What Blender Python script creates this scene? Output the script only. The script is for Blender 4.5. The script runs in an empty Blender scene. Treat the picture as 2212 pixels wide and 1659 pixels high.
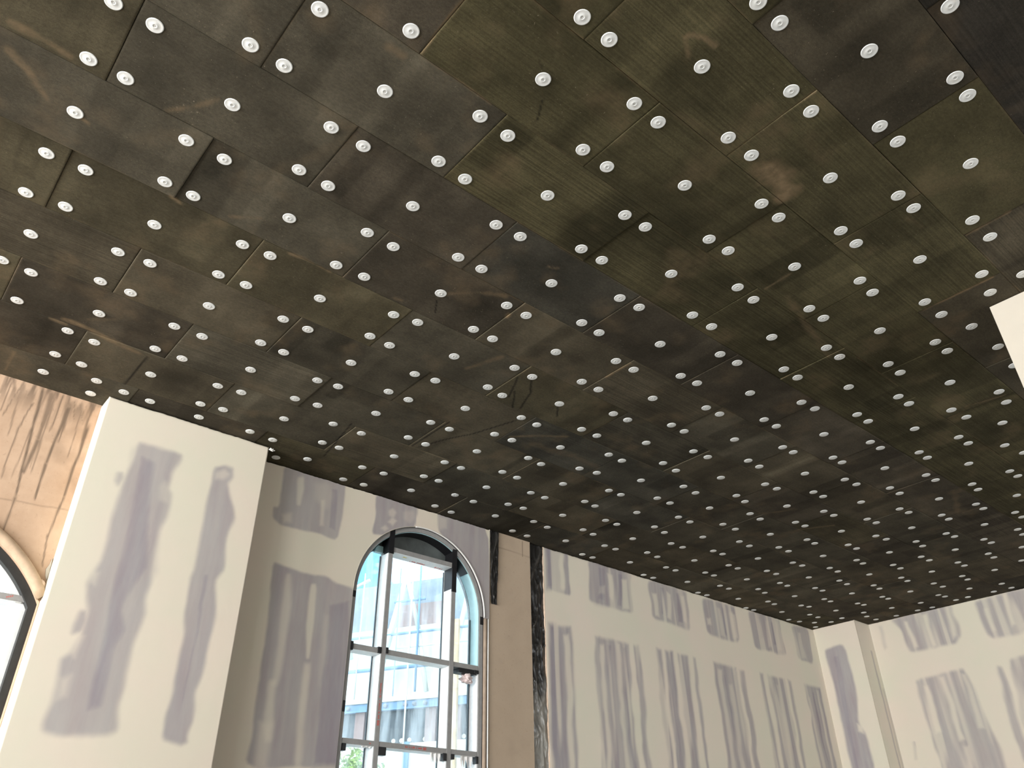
# plasterboard hall with a black board ceiling
DISCS = [[-6.942,2.806,0,0,239],[-6.956,3.589,0,1,268],[-6.935,3.829,0,2,275],[-6.914,4.76,0,3,306],[-6.932,5.005,0,4,313],[-6.925,5.937,0,5,342],[-6.935,6.185,0,6,349],[-6.962,7.177,0,7,379],[-6.972,7.378,0,8,382],[-7.012,8.442,0,9,411],[-7.012,8.646,0,10,415],[-7.037,9.689,0,11,441],[-7.029,9.891,0,12,446],[-7.049,10.907,0,13,465],[-7.047,11.112,0,14,468],[-7.01,12.046,0,15,478],[-6.945,12.261,0,16,480],[-6.964,12.782,0,17,483],[-6.724,0.592,1,0,148],[-6.833,1.0,1,1,171],[-6.775,3.071,1,2,242],[-6.734,4.309,1,3,283],[-6.696,5.477,1,4,318],[-6.753,6.676,1,5,356],[-6.784,7.909,1,6,390],[-6.814,9.166,1,7,421],[-6.837,10.415,1,8,450],[-6.821,11.562,1,9,471],[-6.823,12.519,1,10,482],[-6.587,0.978,2,0,157],[-6.625,1.216,2,1,170],[-6.639,1.446,2,2,180],[-6.636,1.889,2,3,195],[-6.595,2.37,2,4,210],[-6.619,2.614,2,5,221],[-6.579,3.596,2,6,254],[-6.566,3.848,2,7,261],[-6.528,4.757,2,8,289],[-6.534,5.022,2,9,299],[-6.542,5.944,2,10,327],[-6.572,6.193,2,11,337],[-6.56,7.183,2,12,364],[-6.563,7.391,2,13,370],[-6.606,8.447,2,14,399],[-6.602,8.644,2,15,404],[-6.622,9.675,2,16,428],[-6.628,9.896,2,17,433],[-6.628,10.892,2,18,455],[-6.65,11.095,2,19,459],[-6.624,12.06,2,20,473],[-6.61,12.277,2,21,476],[-6.627,12.708,2,22,481],[-6.381,0.598,3,0,134],[-6.401,0.805,3,1,143],[-6.394,1.808,3,2,183],[-6.363,2.005,3,3,188],[-6.363,3.013,3,4,224],[-6.353,3.193,3,5,229],[-6.348,4.21,3,6,265],[-6.345,4.4,3,7,271],[-6.345,5.378,3,8,303],[-6.322,5.587,3,9,309],[-6.35,6.586,3,10,341],[-6.379,6.791,3,11,347],[-6.38,7.8,3,12,376],[-6.412,8.038,3,13,383],[-6.402,9.048,3,14,407],[-6.403,9.246,3,15,413],[-6.371,10.266,3,16,436],[-6.414,10.494,3,17,442],[-6.426,11.494,3,18,462],[-6.389,11.66,3,19,464],[-6.395,12.65,3,20,477],[-6.19,1.297,4,0,152],[-6.171,2.51,4,1,198],[-6.161,3.714,4,2,238],[-6.145,4.9,4,3,279],[-6.182,6.083,4,4,319],[-6.167,7.286,4,5,353],[-6.186,8.537,4,6,388],[-6.209,9.758,4,7,420],[-6.22,10.992,4,8,447],[-6.229,12.185,4,9,469],[-5.975,0.585,5,0,117],[-6.0,0.789,5,1,126],[-6.001,1.803,5,2,164],[-5.979,2.006,5,3,172],[-5.97,2.911,5,4,204],[-5.956,3.208,5,5,215],[-5.941,4.186,5,6,248],[-5.944,4.398,5,7,256],[-5.944,5.37,5,8,288],[-5.948,5.583,5,9,296],[-5.971,6.589,5,10,326],[-5.972,6.786,5,11,334],[-5.97,7.794,5,12,362],[-5.968,8.023,5,13,369],[-6.007,9.054,5,14,397],[-6.008,9.263,5,15,402],[-6.001,10.271,5,16,426],[-6.006,10.469,5,17,430],[-6.012,11.477,5,18,453],[-6.019,11.671,5,19,457],[-6.0,12.638,5,20,472],[-6.084,12.884,5,21,475],[-6.076,13.17,5,22,479],[-5.808,0.193,6,0,96],[-5.793,1.194,6,1,131],[-5.789,1.411,6,2,139],[-5.773,2.417,6,3,178],[-5.757,2.631,6,4,185],[-5.745,3.604,6,5,219],[-5.753,3.815,6,6,227],[-5.747,4.795,6,7,260],[-5.754,5.005,6,8,269],[-5.736,6.005,6,9,301],[-5.754,6.189,6,10,308],[-5.739,7.207,6,11,338],[-5.775,7.434,6,12,345],[-5.792,8.431,6,13,375],[-5.792,8.632,6,14,380],[-5.809,9.664,6,15,406],[-5.806,9.886,6,16,412],[-5.808,10.889,6,17,435],[-5.799,11.077,6,18,440],[-5.804,12.095,6,19,460],[-5.784,12.251,6,20,463],[-5.754,13.23,6,21,474],[-5.593,0.704,7,0,106],[-5.589,1.914,7,1,149],[-5.548,3.116,7,2,193],[-5.549,4.298,7,3,234],[-5.555,5.494,7,4,277],[-5.577,6.707,7,5,315],[-5.571,7.932,7,6,352],[-5.593,9.142,7,7,386],[-5.597,10.382,7,8,417],[-5.591,11.552,7,9,444],[-5.584,12.754,7,10,466],[-5.386,0.006,8,0,75],[-5.4,0.192,8,1,81],[-5.392,1.199,8,2,115],[-5.387,1.416,8,3,122],[-5.381,2.425,8,4,160],[-5.361,2.614,8,5,166],[-5.366,3.602,8,6,203],[-5.358,3.814,8,7,211],[-5.333,4.794,8,8,244],[-5.351,4.987,8,9,252],[-5.356,6.004,8,10,285],[-5.351,6.192,8,11,293],[-5.357,7.198,8,12,324],[-5.362,7.418,8,13,331],[-5.376,8.427,8,14,360],[-5.387,8.658,8,15,367],[-5.386,9.65,8,16,393],[-5.374,9.862,8,17,398],[-5.393,10.856,8,18,422],[-5.405,11.086,8,19,427],[-5.385,12.078,8,20,449],[-5.379,12.248,8,21,454],[-5.384,13.209,8,22,470],[-5.193,0.595,9,0,87],[-5.188,0.803,9,1,93],[-5.177,1.809,9,2,128],[-5.178,2.009,9,3,135],[-5.151,2.997,9,4,173],[-5.157,3.209,9,5,181],[-5.158,4.208,9,6,218],[-5.145,4.416,9,7,223],[-5.169,5.365,9,8,257],[-5.129,5.582,9,9,264],[-5.149,6.574,9,10,297],[-5.15,6.796,9,11,305],[-5.158,7.794,9,12,335],[-5.153,8.036,9,13,343],[-5.178,9.006,9,14,371],[-5.179,9.229,9,15,377],[-5.186,10.247,9,16,403],[-5.195,10.472,9,17,408],[-5.187,11.45,9,18,432],[-5.207,11.655,9,19,437],[-5.201,12.648,9,20,458],[-5.164,12.862,9,21,461],[-5.166,13.255,9,22,467],[-4.983,0.093,10,0,61],[-4.978,1.303,10,1,101],[-4.964,2.509,10,2,144],[-4.954,3.696,10,3,189],[-4.953,4.887,10,4,231],[-4.955,6.084,10,5,273],[-4.953,7.269,10,6,312],[-4.98,8.524,10,7,350],[-4.982,9.742,10,8,385],[-4.978,10.942,10,9,414],[-4.983,12.159,10,10,443],[-4.795,0.591,11,0,70],[-4.773,0.799,11,1,77],[-4.776,1.804,11,2,110],[-4.771,2.01,11,3,118],[-4.77,3.014,11,4,155],[-4.748,3.213,11,5,162],[-4.756,4.2,11,6,200],[-4.764,4.401,11,7,207],[-4.757,5.375,11,8,240],[-4.767,5.581,11,9,249],[-4.763,6.562,11,10,281],[-4.787,6.802,11,11,290],[-4.755,7.78,11,12,320],[-4.771,8.005,11,13,328],[-4.792,9.051,11,14,358],[-4.798,9.24,11,15,365],[-4.779,10.241,11,16,391],[-4.798,10.442,11,17,395],[-4.76,11.44,11,18,419],[-4.771,11.645,11,19,424],[-4.8,12.679,11,20,448],[-4.771,12.838,11,21,451],[-4.743,13.149,11,22,456],[-4.598,-0.025,12,0,46],[-4.574,0.198,12,1,51],[-4.587,1.212,12,2,84],[-4.57,1.411,12,3,90],[-4.539,2.43,12,4,124],[-4.55,2.619,12,5,130],[-4.543,3.628,12,6,168],[-4.563,3.81,12,7,176],[-4.557,4.792,12,8,214],[-4.555,4.998,12,9,220],[-4.539,5.96,12,10,253],[-4.561,6.192,12,11,262],[-4.54,7.217,12,12,295],[-4.579,7.432,12,13,304],[-4.556,8.422,12,14,333],[-4.554,8.627,12,15,339],[-4.555,9.63,12,16,368],[-4.558,9.847,12,17,373],[-4.563,10.824,12,18,400],[-4.574,11.052,12,19,405],[-4.584,12.069,12,20,429],[-4.569,12.327,12,21,434],[-4.558,13.143,12,22,452],[-4.376,0.689,13,0,57],[-4.369,1.895,13,1,97],[-4.348,3.116,13,2,140],[-4.346,4.302,13,3,186],[-4.35,5.484,13,4,228],[-4.364,6.701,13,5,270],[-4.346,7.919,13,6,310],[-4.359,9.131,13,7,346],[-4.353,10.32,13,8,381],[-4.356,11.53,13,9,410],[-4.36,12.74,13,10,439],[-4.179,-0.01,14,0,33],[-4.172,0.205,14,1,38],[-4.186,1.211,14,2,67],[-4.168,1.403,14,3,73],[-4.188,2.422,14,4,108],[-4.155,2.62,14,5,113],[-4.163,3.612,14,6,150],[-4.167,3.814,14,7,158],[-4.158,4.811,14,8,196],[-4.153,4.999,14,9,202],[-4.169,5.993,14,10,237],[-4.15,6.199,14,11,246],[-4.158,7.212,14,12,280],[-4.148,7.42,14,13,286],[-4.158,8.393,14,14,317],[-4.15,8.6,14,15,323],[-4.166,9.616,14,16,354],[-4.143,9.838,14,17,359],[-4.164,10.816,14,18,387],[-4.16,11.042,14,19,392],[-4.168,12.061,14,20,418],[-4.189,12.285,14,21,423],[-4.192,13.188,14,22,445],[-3.953,0.605,15,0,42],[-3.963,0.784,15,1,48],[-3.966,1.802,15,2,79],[-3.948,2.017,15,3,85],[-3.952,3.008,15,4,119],[-3.953,3.202,15,5,127],[-3.955,4.2,15,6,165],[-3.95,4.401,15,7,174],[-3.952,5.392,15,8,209],[-3.959,5.589,15,9,216],[-3.937,6.592,15,10,251],[-3.947,6.801,15,11,259],[-3.937,7.814,15,12,292],[-3.936,8.013,15,13,298],[-3.958,9.025,15,14,330],[-3.943,9.211,15,15,336],[-3.935,10.207,15,16,363],[-3.961,10.437,15,17,372],[-3.952,11.438,15,18,396],[-3.951,11.637,15,19,401],[-3.927,12.635,15,20,425],[-3.954,12.88,15,21,431],[-3.944,13.203,15,22,438],[-3.761,0.035,16,0,22],[-3.757,1.338,16,1,55],[-3.754,2.549,16,2,95],[-3.767,3.719,16,3,138],[-3.743,4.884,16,4,182],[-3.749,6.103,16,5,225],[-3.735,7.323,16,6,266],[-3.743,8.496,16,7,307],[-3.745,9.707,16,8,344],[-3.749,10.906,16,9,378],[-3.758,12.152,16,10,409],[-3.556,0.584,17,0,29],[-3.556,0.813,17,1,35],[-3.549,1.798,17,2,63],[-3.553,2.005,17,3,69],[-3.557,3.017,17,4,103],[-3.553,3.207,17,5,109],[-3.546,4.197,17,6,146],[-3.538,4.405,17,7,154],[-3.541,5.39,17,8,192],[-3.536,5.583,17,9,199],[-3.539,6.611,17,10,233],[-3.536,6.794,17,11,241],[-3.541,7.791,17,12,276],[-3.526,8.007,17,13,282],[-3.557,9.034,17,14,314],[-3.537,9.211,17,15,321],[-3.561,10.233,17,16,351],[-3.542,10.423,17,17,357],[-3.537,11.409,17,18,384],[-3.55,11.618,17,19,389],[-3.581,12.645,17,20,416],[-3.359,-0.01,18,0,10],[-3.357,0.177,18,1,14],[-3.345,1.193,18,2,39],[-3.347,1.392,18,3,45],[-3.356,2.409,18,4,76],[-3.351,2.611,18,5,82],[-3.349,3.602,18,6,116],[-3.353,3.798,18,7,123],[-3.347,4.792,18,8,161],[-3.33,4.992,18,9,167],[-3.33,5.989,18,10,205],[-3.332,6.192,18,11,213],[-3.339,7.209,18,12,247],[-3.341,7.39,18,13,255],[-3.341,8.393,18,14,287],[-3.34,8.609,18,15,294],[-3.328,9.608,18,16,325],[-3.331,9.8,18,17,332],[-3.346,10.818,18,18,361],[-3.337,11.019,18,19,366],[-3.358,12.04,18,20,394],[-3.153,0.686,19,0,20],[-3.155,1.894,19,1,52],[-3.15,3.098,19,2,91],[-3.148,4.291,19,3,132],[-3.131,5.487,19,4,177],[-3.129,6.691,19,5,222],[-3.126,7.872,19,6,263],[-3.126,9.106,19,7,302],[-3.127,10.314,19,8,340],[-3.146,11.503,19,9,374],[-2.949,-0.011,20,0,0],[-2.946,0.188,20,1,5],[-2.938,1.184,20,2,26],[-2.94,1.397,20,3,31],[-2.944,2.411,20,4,59],[-2.926,2.606,20,5,65],[-2.95,3.605,20,6,100],[-2.931,3.797,20,7,105],[-2.927,4.784,20,8,142],[-2.913,4.997,20,9,147],[-2.926,5.98,20,10,187],[-2.916,6.187,20,11,194],[-2.922,7.195,20,12,230],[-2.923,7.396,20,13,236],[-2.927,8.38,20,14,272],[-2.919,8.579,20,15,278],[-2.923,9.597,20,16,311],[-2.925,9.8,20,17,316],[-2.931,10.802,20,18,348],[-2.957,11.032,20,19,355],[-2.74,0.603,21,0,9],[-2.742,0.793,21,1,12],[-2.747,1.802,21,2,37],[-2.757,2.01,21,3,43],[-2.748,3.005,21,4,72],[-2.743,3.201,21,5,78],[-2.737,4.188,21,6,111],[-2.736,4.423,21,7,120],[-2.724,5.396,21,8,156],[-2.717,5.591,21,9,163],[-2.72,6.582,21,10,201],[-2.723,6.789,21,11,208],[-2.72,7.798,21,12,243],[-2.724,7.984,21,13,250],[-2.71,8.997,21,14,284],[-2.73,9.196,21,15,291],[-2.729,10.201,21,16,322],[-2.734,10.424,21,17,329],[-2.535,1.288,22,0,17],[-2.532,2.493,22,1,49],[-2.527,3.688,22,2,86],[-2.517,4.912,22,3,129],[-2.517,6.079,22,4,175],[-2.51,7.276,22,5,217],[-2.511,8.458,22,6,258],[-2.517,9.702,22,7,300],[-2.337,0.782,23,0,2],[-2.33,1.79,23,1,24],[-2.334,1.998,23,2,28],[-2.336,2.996,23,3,56],[-2.328,3.186,23,4,62],[-2.314,4.181,23,5,94],[-2.325,4.391,23,6,102],[-2.317,5.386,23,7,136],[-2.317,5.587,23,8,145],[-2.317,6.577,23,9,184],[-2.315,6.771,23,10,191],[-2.315,7.781,23,11,226],[-2.314,7.995,23,12,232],[-2.31,8.984,23,13,267],[-2.303,9.177,23,14,274],[-2.142,1.193,24,0,7],[-2.128,2.407,24,1,34],[-2.128,2.612,24,2,40],[-2.127,3.604,24,3,66],[-2.116,3.8,24,4,74],[-2.116,4.809,24,5,107],[-2.114,5.003,24,6,114],[-2.112,6.006,24,7,151],[-2.112,6.211,24,8,159],[-2.118,7.186,24,9,197],[-2.09,7.437,24,10,206],[-2.096,8.319,24,11,235],[-2.039,8.638,24,12,245],[-1.922,1.901,25,0,15],[-1.921,3.094,25,1,47],[-1.916,4.3,25,2,83],[-1.916,5.498,25,3,125],[-1.909,6.699,25,4,169],[-1.918,7.819,25,5,212],[-1.712,2.398,26,0,21],[-1.71,2.597,26,1,25],[-1.705,3.596,26,2,53],[-1.708,3.793,26,3,58],[-1.698,4.801,26,4,92],[-1.709,5.001,26,5,98],[-1.707,5.996,26,6,133],[-1.702,6.195,26,7,141],[-1.697,7.191,26,8,179],[-1.733,7.441,26,9,190],[-1.527,1.807,27,0,4],[-1.527,2.002,27,1,8],[-1.519,2.996,27,2,30],[-1.511,3.213,27,3,36],[-1.511,4.218,27,4,64],[-1.51,4.414,27,5,71],[-1.514,5.415,27,6,104],[-1.506,5.67,27,7,112],[-1.424,6.009,27,8,121],[-1.436,6.848,27,9,153],[-1.319,2.498,28,0,13],[-1.303,3.739,28,1,44],[-1.308,4.912,28,2,80],[-1.408,6.461,28,3,137],[-1.1,3.0,29,0,18],[-1.104,3.203,29,1,23],[-1.105,4.205,29,2,50],[-1.096,4.39,29,3,54],[-1.097,5.413,29,4,88],[-1.148,5.681,29,5,99],[-0.911,2.419,30,0,1],[-0.908,2.601,30,1,6],[-0.907,3.603,30,2,27],[-0.895,3.791,30,3,32],[-0.899,4.799,30,4,60],[-0.893,5.059,30,5,68],[-0.906,5.643,30,6,89],[-0.696,3.099,31,0,11],[-0.692,4.294,31,1,41],[-0.479,3.609,32,0,16],[-0.486,3.78,32,1,19],[-0.307,3.172,33,0,3]]
PIER = [[[[1.482,4.929],[1.847,4.918],[1.858,4.865],[1.813,4.713],[1.81,4.577],[1.848,4.528],[1.857,4.317],[1.826,4.217],[1.854,3.847],[1.858,3.717],[1.843,3.609],[1.875,3.471],[1.836,3.226],[1.842,3.083],[1.85,2.898],[1.838,2.76],[1.872,2.605],[1.8,2.551],[1.468,2.538],[1.371,2.559],[1.357,2.607],[1.378,2.771],[1.361,2.953],[1.348,3.059],[1.406,3.104],[1.441,3.24],[1.444,3.433],[1.408,3.534],[1.385,3.62],[1.412,3.768],[1.433,3.835],[1.436,3.933],[1.43,4.17],[1.441,4.365],[1.437,4.526],[1.457,4.699],[1.463,4.873]],0.75,0.034],[[[1.474,4.852],[1.698,4.826],[1.73,4.447],[1.844,3.844],[1.834,3.818],[1.724,3.484],[1.799,3.338],[1.748,3.193],[1.753,2.95],[1.771,2.735],[1.595,2.665],[1.557,2.871],[1.566,3.072],[1.55,3.452],[1.531,3.753],[1.534,4.054],[1.523,4.388],[1.495,4.675]],1.0,0.085],[[[1.375,4.508],[1.37,4.588],[1.407,4.606],[1.432,4.548],[1.41,4.471]],0.6,0.03],[[[1.372,3.229],[1.369,3.304],[1.391,3.423],[1.435,3.431],[1.455,3.357],[1.438,3.249]],0.7,0.03],[[[2.18,4.896],[2.268,4.944],[2.342,4.941],[2.358,4.854],[2.326,4.767],[2.356,4.674],[2.415,4.553],[2.447,4.45],[2.405,4.233],[2.432,3.973],[2.377,3.845],[2.439,3.594],[2.435,3.444],[2.424,3.236],[2.425,3.075],[2.391,2.934],[2.415,2.822],[2.428,2.711],[2.408,2.617],[2.417,2.572],[2.356,2.536],[2.213,2.564],[2.194,2.734],[2.219,2.886],[2.209,3.066],[2.206,3.365],[2.173,3.567],[2.159,3.833],[2.179,3.918],[2.167,4.269],[2.163,4.569],[2.174,4.747],[2.166,4.847]],0.8,0.026],[[[2.242,3.906],[2.338,3.927],[2.353,3.578],[2.341,3.223],[2.341,2.929],[2.33,2.656],[2.301,2.653],[2.272,2.92],[2.28,3.214],[2.27,3.563]],1.0,0.05],[[[2.191,4.842],[2.275,4.907],[2.33,4.872],[2.285,4.793],[2.203,4.781]],-0.45,0.03],[[[1.735,4.567],[1.763,4.636],[1.828,4.546],[1.83,4.439],[1.763,4.444]],-0.3,0.03],[[[1.406,3.104],[1.423,3.237],[1.463,3.225],[1.441,3.072]],-0.5,0.03],[[[1.381,2.911],[1.451,2.938],[1.453,2.805],[1.4,2.782]],-0.45,0.04],[[[1.381,3.741],[1.449,3.735],[1.447,3.632],[1.407,3.644]],-0.4,0.03]]
ARCH = [[[[2.954,5.255],[3.142,5.285],[3.361,5.287],[3.681,5.279],[3.681,5.146],[3.674,4.828],[3.662,4.685],[3.623,4.641],[3.377,4.648],[3.032,4.634],[2.93,4.681],[2.912,4.79],[2.977,4.808],[2.969,4.984],[2.968,5.124]],0.75,0.018],[[[3.491,5.208],[3.612,5.214],[3.644,4.708],[3.524,4.733]],0.95,0.04],[[[4.063,5.271],[4.343,5.29],[4.617,5.289],[4.625,5.167],[4.6,5.038],[4.52,4.958],[4.297,4.843],[4.069,4.801],[4.05,4.839],[4.071,5.019]],0.85,0.012],[[[4.909,5.306],[5.157,5.309],[5.676,5.283],[5.702,4.156],[5.611,4.126],[5.437,4.588],[5.061,4.956],[4.922,5.06]],0.85,0.012],[[[2.994,4.257],[3.12,4.253],[3.3,4.216],[3.45,4.223],[3.588,4.24],[3.739,4.18],[3.915,4.17],[3.949,3.811],[3.997,3.157],[3.949,2.514],[3.038,2.454],[3.057,2.742],[3.037,3.281],[3.028,3.869]],0.8,0.02],[[[3.614,3.981],[3.891,4.081],[4.045,2.52],[3.648,2.494]],1.0,0.06],[[[3.114,5.182],[3.189,5.212],[3.213,5.097],[3.199,4.896],[3.159,4.885]],-0.6,0.02],[[[3.413,5.012],[3.449,5.022],[3.485,4.751],[3.443,4.74]],-0.5,0.018],[[[3.316,5.185],[3.486,5.251],[3.549,5.108],[3.499,4.922],[3.357,4.996]],-0.25,0.05],[[[3.029,4.74],[3.117,4.791],[3.131,4.7],[3.054,4.667]],-0.5,0.03],[[[4.24,5.124],[4.294,5.169],[4.347,5.138],[4.311,5.068],[4.253,5.068]],-0.45,0.02],[[[4.244,4.991],[4.295,5.064],[4.355,5.035],[4.303,4.969]],-0.55,0.02],[[[4.163,4.904],[4.215,4.947],[4.25,4.919],[4.213,4.88]],-0.5,0.02],[[[4.436,5.177],[4.57,5.214],[4.61,5.132],[4.531,5.051],[4.443,5.088]],-0.25,0.03],[[[4.921,5.246],[5.031,5.244],[5.036,5.12],[4.931,5.062]],-0.35,0.03],[[[3.152,4.164],[3.199,4.175],[3.25,3.911],[3.246,3.476],[3.23,3.146],[3.164,3.138],[3.169,3.465],[3.154,3.761]],-0.5,0.03],[[[3.427,4.12],[3.491,4.133],[3.509,3.824],[3.505,3.431],[3.467,3.425],[3.428,3.765]],-0.75,0.018],[[[3.45,3.38],[3.52,3.39],[3.535,3.022],[3.558,2.488],[3.491,2.484],[3.469,2.935]],-0.6,0.03],[[[3.135,3.174],[3.206,3.183],[3.236,2.834],[3.239,2.684],[3.175,2.678],[3.146,2.901]],-0.6,0.03],[[[3.107,2.822],[3.236,2.834],[3.233,2.467],[3.12,2.459]],-0.5,0.04],[[[3.607,3.842],[3.647,3.849],[3.689,3.414],[3.644,3.198]],-0.2,0.04]]
RIGHT = [[[[6.622,5.29],[7.015,5.288],[7.022,5.229],[7.034,4.894],[7.044,4.723],[6.911,4.713],[6.625,4.721]],0.85,0.02],[[[6.59,5.299],[6.766,5.29],[6.781,4.744],[6.607,4.709]],1.0,0.06],[[[7.389,5.296],[8.258,5.274],[8.236,5.107],[8.231,4.696],[7.834,4.7],[7.384,4.707],[7.381,4.932]],0.8,0.03],[[[7.53,5.257],[7.751,5.271],[7.717,4.728],[7.502,4.721]],0.95,0.08],[[[7.958,5.227],[8.073,5.234],[8.035,4.737],[7.911,4.731]],1.0,0.04],[[[8.601,5.264],[9.47,5.265],[9.456,5.055],[9.449,4.67],[9.129,4.687],[8.606,4.702],[8.613,4.914]],0.72,0.03],[[[8.811,5.225],[8.922,5.23],[8.898,4.771],[8.79,4.77]],1.0,0.05],[[[9.2,5.211],[9.315,5.215],[9.306,4.736],[9.136,4.724]],1.0,0.05],[[[9.823,5.249],[10.652,5.24],[10.63,5.099],[10.63,4.686],[10.234,4.67],[9.818,4.695],[9.828,4.937]],0.75,0.03],[[[10.243,5.203],[10.37,5.208],[10.336,4.705],[10.185,4.718]],1.0,0.06],[[[11.002,5.272],[11.853,5.262],[11.848,5.086],[11.847,4.665],[11.416,4.679],[10.994,4.673],[11.008,4.945]],0.78,0.03],[[[11.243,5.225],[11.345,5.223],[11.33,4.841],[11.188,4.819]],1.0,0.06],[[[11.584,5.204],[11.689,5.202],[11.691,4.78],[11.551,4.778]],1.0,0.05],[[[12.192,5.237],[12.715,5.263],[12.671,4.653],[12.232,4.681],[12.216,4.942]],0.7,0.03],[[[6.888,5.258],[6.956,5.266],[6.942,5.041],[6.948,4.778],[6.87,4.762],[6.852,5.022]],-0.8,0.025],[[[7.739,5.162],[7.862,5.153],[7.844,4.786],[7.778,4.841]],-0.7,0.025],[[[8.035,5.137],[8.139,5.15],[8.148,4.741],[8.021,4.717]],-0.75,0.025],[[[8.664,5.068],[8.747,5.084],[8.759,4.747],[8.679,4.75]],-0.75,0.025],[[[8.967,5.164],[9.072,5.13],[9.029,4.741],[8.951,4.763]],-0.7,0.025],[[[9.319,5.16],[9.393,5.174],[9.383,4.767],[9.303,4.789]],-0.65,0.025],[[[9.871,4.926],[9.965,4.942],[9.958,4.847],[9.864,4.831]],-0.6,0.025],[[[10.506,5.115],[10.601,5.113],[10.599,4.747],[10.505,4.751]],-0.55,0.025],[[[7.572,4.954],[7.695,4.979],[7.684,4.874],[7.562,4.85]],-0.3,0.025],[[[10.145,5.143],[10.222,5.138],[10.254,4.707],[10.151,4.728]],-0.45,0.03],[[[10.454,5.122],[10.555,5.14],[10.537,4.715],[10.449,4.738]],-0.45,0.03],[[[11.466,5.163],[11.54,5.176],[11.508,4.751],[11.399,4.735]],-0.45,0.03],[[[11.72,5.187],[11.773,5.186],[11.752,4.749],[11.678,4.738]],-0.45,0.03],[[[12.359,5.13],[12.44,5.143],[12.468,4.715],[12.318,4.714]],-0.45,0.03],[[[6.613,4.281],[7.027,4.313],[7.027,-0.6],[6.613,-0.6]],0.85,0.035],[[[7.413,4.268],[7.529,4.278],[7.529,-0.6],[7.413,-0.6]],0.75,0.035],[[[7.413,4.268],[8.062,4.275],[8.062,-0.6],[7.413,-0.6]],0.7,0.035],[[[8.172,4.267],[8.285,4.277],[8.285,-0.6],[8.172,-0.6]],0.75,0.035],[[[8.614,4.302],[8.703,4.291],[8.703,-0.6],[8.614,-0.6]],0.75,0.035],[[[8.788,4.295],[8.963,4.305],[8.963,-0.6],[8.788,-0.6]],0.8,0.035],[[[9.069,4.295],[9.275,4.3],[9.275,-0.6],[9.069,-0.6]],0.8,0.035],[[[9.399,4.292],[9.467,4.285],[9.467,-0.6],[9.399,-0.6]],0.75,0.035],[[[9.867,4.295],[10.437,4.285],[10.437,-0.6],[9.867,-0.6]],0.75,0.035],[[[10.51,4.268],[10.635,4.267],[10.635,-0.6],[10.51,-0.6]],0.7,0.035],[[[11.02,4.301],[11.11,4.294],[11.11,-0.6],[11.02,-0.6]],0.7,0.035],[[[11.228,4.3],[11.692,4.286],[11.692,-0.6],[11.228,-0.6]],0.78,0.035],[[[11.776,4.287],[11.85,4.268],[11.85,-0.6],[11.776,-0.6]],0.7,0.035],[[[12.236,4.278],[12.696,4.286],[12.696,-0.6],[12.236,-0.6]],0.78,0.035],[[[6.613,4.281],[6.757,4.306],[6.757,-0.6],[6.613,-0.6]],1.0,0.06],[[[7.615,4.221],[7.733,4.231],[7.733,-0.6],[7.615,-0.6]],0.9,0.06],[[[7.912,4.235],[8.022,4.244],[8.022,-0.6],[7.912,-0.6]],1.0,0.06],[[[8.826,4.209],[8.907,4.22],[8.907,-0.6],[8.826,-0.6]],1.0,0.06],[[[10.074,4.174],[10.151,4.184],[10.151,-0.6],[10.074,-0.6]],1.0,0.06],[[[10.34,4.209],[10.435,4.222],[10.435,-0.6],[10.34,-0.6]],1.0,0.06],[[[11.304,4.227],[11.409,4.24],[11.409,-0.6],[11.304,-0.6]],1.0,0.06],[[[11.545,4.239],[11.617,4.248],[11.617,-0.6],[11.545,-0.6]],1.0,0.06],[[[12.405,4.212],[12.502,4.223],[12.502,-0.6],[12.405,-0.6]],1.0,0.06],[[[6.878,4.188],[6.976,4.204],[6.976,-0.6],[6.878,-0.6]],-0.8,0.03],[[[7.508,4.18],[7.589,4.185],[7.589,-0.6],[7.508,-0.6]],-0.75,0.03],[[[7.817,4.236],[7.889,4.24],[7.889,-0.6],[7.817,-0.6]],-0.65,0.03],[[[8.077,4.293],[8.163,4.291],[8.163,-0.6],[8.077,-0.6]],-0.9,0.03],[[[9.95,4.21],[10.052,4.206],[10.052,-0.6],[9.95,-0.6]],-0.6,0.03],[[[10.171,4.029],[10.265,4.041],[10.265,-0.6],[10.171,-0.6]],-0.45,0.03],[[[10.461,4.262],[10.516,4.269],[10.516,-0.6],[10.461,-0.6]],-0.6,0.03],[[[11.437,4.169],[11.507,4.178],[11.507,-0.6],[11.437,-0.6]],-0.4,0.03],[[[12.282,4.082],[12.339,4.089],[12.339,-0.6],[12.282,-0.6]],-0.4,0.03],[[[12.561,4.231],[12.62,4.238],[12.62,-0.6],[12.561,-0.6]],-0.5,0.03]]
BPIER = [[[[-6.935,4.913],[-6.619,4.923],[-6.571,4.802],[-6.56,4.539],[-6.562,4.073],[-6.638,3.708],[-6.562,3.515],[-6.543,3.052],[-6.608,2.815],[-6.911,2.839],[-6.93,3.088],[-6.925,3.689],[-6.92,4.323],[-6.956,4.732]],0.9,0.03],[[[-6.848,4.794],[-6.684,4.803],[-6.704,4.288],[-6.774,3.358],[-6.784,3.003],[-6.907,3.014],[-6.883,3.684],[-6.87,4.434]],1.0,0.05],[[[-6.663,3.693],[-6.59,3.647],[-6.598,3.538],[-6.671,3.583]],-0.8,0.03]]
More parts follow.
